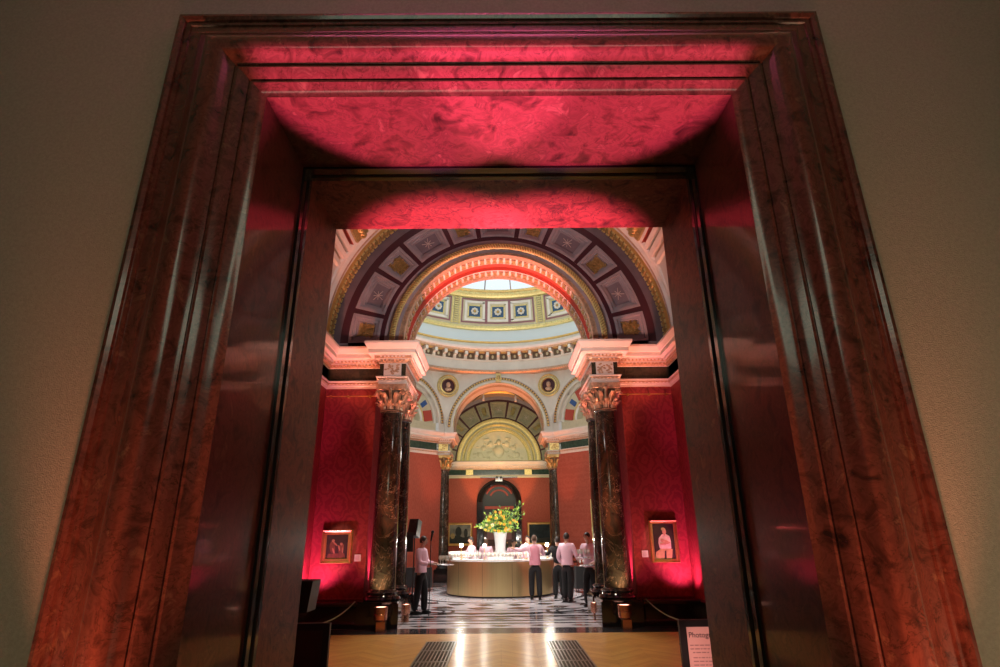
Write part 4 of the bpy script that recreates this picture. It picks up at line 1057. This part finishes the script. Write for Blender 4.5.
for ch in fb.children:
    if ch.name.startswith('flower'):
        ch.rotation_euler = (rf.uniform(.8, 1.7), rf.uniform(-.4, .4), rf.uniform(-.6, .6)); s_ = rf.uniform(.8, 1.5); ch.scale = (s_,)*3

# ---- people
def skinned(name, pts, edges, rad, k, parent, root=0, sub=1, smooth=True):
    me = bpy.data.meshes.new(name); me.from_pydata([tuple(p) for p in pts], edges, [])
    o = bpy.data.objects.new(name, me); COL.objects.link(o)
    md = o.modifiers.new('s', 'SKIN'); md.use_smooth_shade = True
    for i, v in enumerate(me.skin_vertices[0].data):
        r_ = rad[i]; v.radius = (r_, r_) if not isinstance(r_, tuple) else r_; v.use_root = (i == root)
    md2 = o.modifiers.new('u', 'SUBSURF'); md2.levels = sub; md2.render_levels = sub
    dg = bpy.context.evaluated_depsgraph_get(); dg.update()
    m2 = bpy.data.meshes.new_from_object(o.evaluated_get(dg)); bpy.data.objects.remove(o)
    m2.materials.clear(); m2.materials.append(MT[k]); m2.name = name
    m2.polygons.foreach_set('use_smooth', [True]*len(m2.polygons))
    ob = bpy.data.objects.new(name, m2); COL.objects.link(ob); ob.parent = parent; return ob
def person(loc, rz, label, H=1.77, el=None, lean=0.0, legs=(0, 0), hair='hair', top='shirt', vest=True, head_turn=0, head_down=0, trousers='trous', sleeve=None):
    """local: faces -Y. el: {side:(elbow, hand)} offsets in metres from the shoulder"""
    t = empty('person', loc, rz, label, 'person'); s = H/1.77
    V = lambda x, y, z: Vector((x*s, y*s, z*s))
    ly = -lean
    pel, wst, chs, nk = V(0, 0, .95), V(0, ly*.3, 1.10), V(0, ly*.75, 1.32), V(0, ly*1.0, 1.49)
    hd0, hd1, hd2 = V(0, ly*1.05-.015-head_down*.05, 1.555), V(0, ly*1.1-.02-head_down*.07, 1.64), V(0, ly*1.1-.005-head_down*.06, 1.715)
    sh = {q: V(q*.185, ly*.92, 1.425) for q in (-1, 1)}
    el = el or {}
    E_, Hn = {}, {}
    for q in (-1, 1):
        e, h_ = el.get(q, ((q*.04, .02, -.29), (q*.05, -.06, -.54))); E_[q] = sh[q]+Vector(e)*s; Hn[q] = sh[q]+Vector(h_)*s
    hip = {q: V(q*.095, 0, .92) for q in (-1, 1)}; kn = {}; an = {}
    for i, q in enumerate((-1, 1)):
        sy = legs[i]; kn[q] = V(q*.105, sy*.5-.02, .50); an[q] = V(q*.11, sy+.03, .075)
    # body, one continuous skin
    pts = [pel, wst, chs, nk, hd0, hd1, hd2]; ed = [(0, 1), (1, 2), (2, 3), (3, 4), (4, 5), (5, 6)]
    rad = [.085*s, .08*s, .10*s, .052*s, .060*s, (.078*s, .092*s), (.062*s, .075*s)]
    def add(p, r_, par): pts.append(p); rad.append(r_); ed.append((par, len(pts)-1)); return len(pts)-1
    for q in (-1, 1):
        a = add(sh[q], .05*s, 2); b_ = add(E_[q], .036*s, a); c_ = add(Hn[q], (.024*s, .028*s), b_)
        d = (Hn[q]-E_[q]).normalized(); palm = add(Hn[q]+d*.06*s, (.018*s, .036*s), c_)
        sd_ = d.cross(Vector((0, 0, 1))); sd_ = sd_.normalized() if sd_.length > .1 else Vector((1, 0, 0)); n_ = sd_.cross(d)
        for f_, (o_, l_) in enumerate(((-.027, .065), (-.009, .075), (.009, .07), (.027, .055))):
            k1 = add(Hn[q]+d*.095*s+sd_*o_*s, .0085*s, palm); k2 = add(Hn[q]+d*(.095+l_*.55)*s+sd_*o_*s+n_*-.006, .008*s, k1); add(Hn[q]+d*(.095+l_*.85)*s+sd_*o_*s+n_*-.022, .0065*s, k2)
        th = add(Hn[q]+d*.045*s-sd_*.038*s, .010*s, c_); add(Hn[q]+d*.085*s-sd_*.05*s, .008*s, th)
        a = add(hip[q], .06*s, 0); b_ = add(kn[q], .055*s, a); add(an[q], .038*s, b_)
    body = skinned('body', pts, ed, rad, 'skin', t)
    # face
    M = MB(); hc = hd1; hr = Matrix.Rotation(head_turn, 3, 'Z')
    def hp(x, y, z): return hc+hr @ Vector((x*s, y*s, z*s))
    M.ball(hp(0, 0, .01), (.074*s, .088*s, .105*s), 'skin', 16, 12)
    M.ball(hp(0, -.094, -.008), (.011*s, .016*s, .022*s), 'skin', 8, 6)
    for q in (-1, 1): M.ball(hp(q*.074, .005, 0), (.010*s, .018*s, .028*s), 'skin', 8, 6)
    M.ball(hp(0, -.078, -.052), (.026*s, .010*s, .008*s), 'petalo' if False else 'mauve', 8, 5)
    for q in (-1, 1): M.ball(hp(q*.03, -.080, .022), (.011*s, .008*s, .007*s), 'ink', 8, 5); M.box(hp(q*.03, -.084, .042), (.03*s, .008, .006), 'hair')
    M.build('face', t)
    M = MB(); rows = []
    for i in range(20):
        a = 2*pi*i/20; rw = []
        fr = max(0.0, -sin(a))
        for j in range(8):
            ph = j/7*(1.10+1.0*(1-fr))
            rw.append(hp(.083*sin(ph)*cos(a), .098*sin(ph)*sin(a)+.006, .018+.112*cos(ph)))
        rows.append(rw)
    M.grid(rows, hair, closed=True); M.build('hair', t)
    # shirt
    pts = [pel+V(0, 0, .0), wst, chs, nk-V(0, 0, .02)]; ed = [(0, 1), (1, 2), (2, 3)]; rad = [(.155*s, .125*s), (.145*s, .115*s), (.165*s, .13*s), .062*s]
    for q in (-1, 1):
        a = add(sh[q], .082*s, 2); b_ = add(E_[q], .068*s, a); d = (Hn[q]-E_[q]).normalized(); add(Hn[q]-d*.03*s, .050*s, b_)
    skinned('shirt', pts, ed, rad, sleeve or top, t)
    if vest:
        M = MB(); rows = []
        for z_, rx, ry in ((.93, .172, .142), (1.0, .166, .136), (1.10, .158, .130), (1.22, .168, .138), (1.32, .178, .145), (1.42, .165, .135), (1.47, .10, .10)):
            yy = ly*max(0, (z_-.95)/.5); rows.append([V(rx*cos(2*pi*i/20), ry*sin(2*pi*i/20)*1.0+yy, z_) for i in range(21)])
        M.grid(rows, top); M.build('waistcoat', t)
    # trousers
    pts = [V(0, 0, 1.03), V(0, 0, .90)]; ed = [(0, 1)]; rad = [(.160*s, .12*s), (.17*s, .13*s)]
    for q in (-1, 1): a = add(hip[q]-V(0, 0, .06), .122*s, 1); b_ = add(kn[q], .094*s, a); add(an[q]-V(0, 0, .01), .080*s, b_)
    skinned('trousers', pts, ed, rad, trousers, t)
    for q in (-1, 1):
        M = MB(); c = an[q]; M.ball((c.x, c.y-.06, .045), (.048*s, .13*s, .045), 'shoe', 12, 8); M.box((c.x, c.y+.0, .02), (.08*s, .20*s, .03), 'shoe'); M.build('shoe', t)
    return t, sh, E_, Hn
def tray(loc, label, n=8, r=.19):
    t = empty('drinks_tray', loc, label=label, cat='tray'); M = MB(); M.lathe([(0, 0), (r, 0), (r+.02, .02), (r+.022, .02), (r+.0, .008), (0, .008)], 'silver', 24); M.build('tray_plate', t)
    return t
TG = None
def tray_glasses(loc, n, where, r=.13):
    global TG
    for i in range(n):
        a = 2*pi*i/n; p = (loc[0]+r*cos(a), loc[1]+r*sin(a), loc[2]+.009)
        dup(G1, p, label='wine glass on the drinks tray '+where)['group'] = 'glasses on the tray '+where
person((-1.90, 14.86, 0), R(75), 'waiter in a pink-lit shirt standing in profile at the left, holding a tray', 1.74, {-1: ((-.06, -.05, -.28), (.02, -.30, -.30)), 1: ((.06, -.05, -.28), (-.02, -.30, -.30))}, head_turn=.15, head_down=.4, legs=(.07, -.10), top='shirt')
tray((-1.30, 14.72, 1.075), 'silver tray of glasses held by the waiter at the left'); tray_glasses((-1.30, 14.72, 1.075), 9, 'held by the left waiter')
person((1.02, 17.98, 0), R(180), 'barman in a pink waistcoat seen from behind, leaning on the bar front', 1.75, {-1: ((-.10, -.10, -.22), (-.06, -.36, -.20)), 1: ((.22, -.12, -.10), (.44, -.22, -.04))}, lean=.06, legs=(.08, -.10), top='vest', sleeve='shirt', hair='hairb')
person((1.88, 17.28, 0), R(148), 'tall man in a pink-lit shirt seen from behind, right of the bar', 1.80, {-1: ((-.10, -.02, -.27), (-.04, -.22, -.35)), 1: ((.08, .02, -.29), (.06, -.14, -.48))}, legs=(.10, -.06))
person((1.72, 18.25, 0), R(165), 'person in dark clothes mostly hidden behind the tall man beside the bar', 1.70, {1: ((.14, -.12, -.18), (.34, -.24, -.14))}, top='trous', vest=False)
person((2.33, 16.05, 0), R(-38), 'waiter facing the camera with dark hair, holding a tray at the right', 1.80, {-1: ((-.05, .0, -.28), (.02, -.25, -.27)), 1: ((.06, .0, -.28), (-.02, -.25, -.27))}, head_turn=-.1, head_down=.8, legs=(-.06, .1), hair='hair')
tray((2.14, 15.72, 1.17), 'dark round tray of glasses held by the waiter facing the camera'); tray_glasses((2.14, 15.72, 1.17), 6, 'held by the waiter facing the camera')
person((2.62, 15.1, 0), R(-80), 'waiter in a pink-lit shirt almost hidden behind the right columns', 1.76, {-1: ((-.06, -.05, -.28), (.02, -.30, -.34)), 1: ((.06, -.05, -.28), (-.02, -.30, -.34))}, head_down=.6)
tray((2.16, 15.04, 1.02), 'tray held out from behind the right columns'); 
person((-.88, 20.10, 0), R(-70), 'dark haired barman behind the bar, left of the vase, head lowered', 1.72, {-1: ((-.06, -.1, -.25), (.0, -.3, -.3)), 1: ((.06, -.1, -.25), (0, -.3, -.3))}, lean=.05)
person((-.48, 21.0, 0), R(175), 'barman in a pale pink-lit shirt behind the bar with his back turned', 1.66, {}, lean=.10, hair='hairb')
person((.42, 20.98, 0), R(20), 'barman bending over the bar just right of the vase', 1.60, {-1: ((-.10, -.12, -.2), (-.05, -.35, -.3)), 1: ((.10, -.12, -.2), (.05, -.35, -.3))}, lean=.14)
person((.92, 20.15, 0), R(-20), 'dark haired barman facing the camera behind the right bar lamp', 1.74, {-1: ((-.10, -.12, -.2), (-.05, -.35, -.3)), 1: ((.10, -.12, -.2), (.05, -.35, -.3))})
person((-2.3, 20.9, 0), R(80), 'guest in dark clothes standing past the left end of the bar', 1.72, {}, top='trous', vest=False) if False else None

# ---- loudspeakers left of the bar
def pa(loc, rz, tilt, label, zh, w=.30, h=.50):
    t = empty('stage_loudspeaker', loc, rz, label, 'loudspeaker', 'stage loudspeakers')
    q = Matrix.Rotation(tilt, 3, 'X'); c = Vector((0, 0, zh))
    M = MB(); M.box(c, (w, .26, h), 'blackm', rot=q); M.build('cabinet', t)
    M = MB(); M.box(c+q @ Vector((0, -.135, 0)), (w*.9, .012, h*.92), 'speaker', rot=q)
    for dz, r_ in ((-.09, .11), (.13, .05)): M.tube([c+q @ Vector((0, -.138, dz)), c+q @ Vector((0, -.150, dz))], r_, 'blackmetal', 16)
    M.build('grille', t)
    M = MB(); M.tube([(0, .02, 0), (0, .02, zh-.05)], .018, 'blackmetal')
    for i in range(3): a = i*2*pi/3; M.tube([(0, .02, .55), (.34*cos(a), .02+.34*sin(a), .02)], .012, 'blackmetal', 6)
    M.build('tripod', t)
pa((-2.32, 15.25, 0), R(12), 0, 'black loudspeaker on a stand just right of the left columns', 1.60, .30, .46)
pa((-2.30, 16.4, 0), R(-15), R(-16), 'tilted black loudspeaker raised behind the other near the left columns', 1.93, .26, .44)
t = empty('microphone_stand', (-1.62, 14.35, 0), label='thin black microphone stand in front of the left waiter', cat='microphone stand')
M = MB(); M.tube([(0, 0, .02), (0, 0, 1.62)], .010, 'blackmetal', 6); M.lathe([(0, 0), (.13, 0), (.12, .02), (0, .03)], 'blackmetal', 18); M.build('pole', t)
M = MB(); M.tube([(0, 0, 1.62), (.03, -.02, 1.80)], [.018, .03], 'blackmetal', 8); M.ball((.035, -.025, 1.82), .038, 'blackmetal', 10, 7); M.build('microphone', t)

# ---- track lights under the rear arch
t = empty('lighting_track', (0, 27.0, 0), label='thin curved lighting track under the arch of the far room', cat='track')
M = MB(); M.tube([(1.62*cos(R(a_)), 0, 6.75+1.62*sin(R(a_))) for a_ in range(40, 141, 5)], .025, 'steel', 6); M.build('rail', t)
for x_, lb in ((-.72, 'white spotlight hanging at the left of the curved track in the far arch'), (.82, 'white spotlight hanging at the right of the curved track in the far arch')):
    tt = empty('track_spotlight', (x_, 27.0, 6.75+sqrt(1.62**2-x_**2)), label=lb, cat='spotlight', group='track spotlights')
    M = MB(); M.tube([(0, 0, 0), (0, 0, -.12)], .015, 'counter', 6); M.build('stem', tt)
    M = MB(); M.tube([(0, 0, -.10), (0, -.05, -.36)], [.05, .06], 'counter', 10); M.build('lamp_head', tt)

# ---- side table, chair by the right diagonal wall; service table by the left
def side_table(loc, label, w, d, h):
    t = empty('side_table', loc, label=label, cat='table'); M = MB(); M.box((0, 0, h-.02), (w, d, .04), 'wood'); M.build('tabletop', t)
    M = MB()
    rows = []
    for z_, e in ((h, 0), (h-.3, .02), (.12, .03)): rows.append([(-w/2-e, -d/2-e, z_), (w/2+e, -d/2-e, z_), (w/2+e, d/2+e, z_), (-w/2-e, d/2+e, z_), (-w/2-e, -d/2-e, z_)])
    M.grid(rows, 'trous'); M.build('skirt', t)
    for x in (-1, 1):
        for y in (-1, 1): M = MB(); M.tube([(x*(w/2-.05), y*(d/2-.05), 0), (x*(w/2-.05), y*(d/2-.05), h-.04)], .02, 'wood', 6); M.build('leg', t)
    return t
side_table((2.95, 20.2, 0), 'dark draped side table with glasses right of the bar', 1.0, .6, .78)
for i in range(6):
    dup(G1, (2.60+i*.13, 20.02+.1*(i % 2), .78), label='wine glass on the dark draped side table right of the bar')['group'] = 'glasses on the side table'
def chair(loc, rz, label):
    t = empty('dining_chair', loc, rz, label, 'chair')
    M = MB(); M.box((0, 0, .45), (.46, .44, .06), 'wood'); M.build('seat', t)
    M = MB()
    for x in (-.2, .2): M.tube([(x, .2, .45), (x, .25, 1.02)], .02, 'wood', 6)
    for z_ in (.62, .82, 1.0): M.box((0, .235, z_), (.42, .02, .07), 'wood')
    M.build('backrest', t)
    for x in (-.19, .19):
        for y in (-.18, .18): M = MB(); M.tube([(x, y, 0), (x, y, .43)], [.016, .022], 'wood', 6); M.build('leg', t)
chair((2.72, 22.3, 0), R(20), 'dark wooden chair with slatted back behind the side table')
side_table((-2.75, 21.2, 0), 'low dark draped table left of the bar', .8, .6, .74)
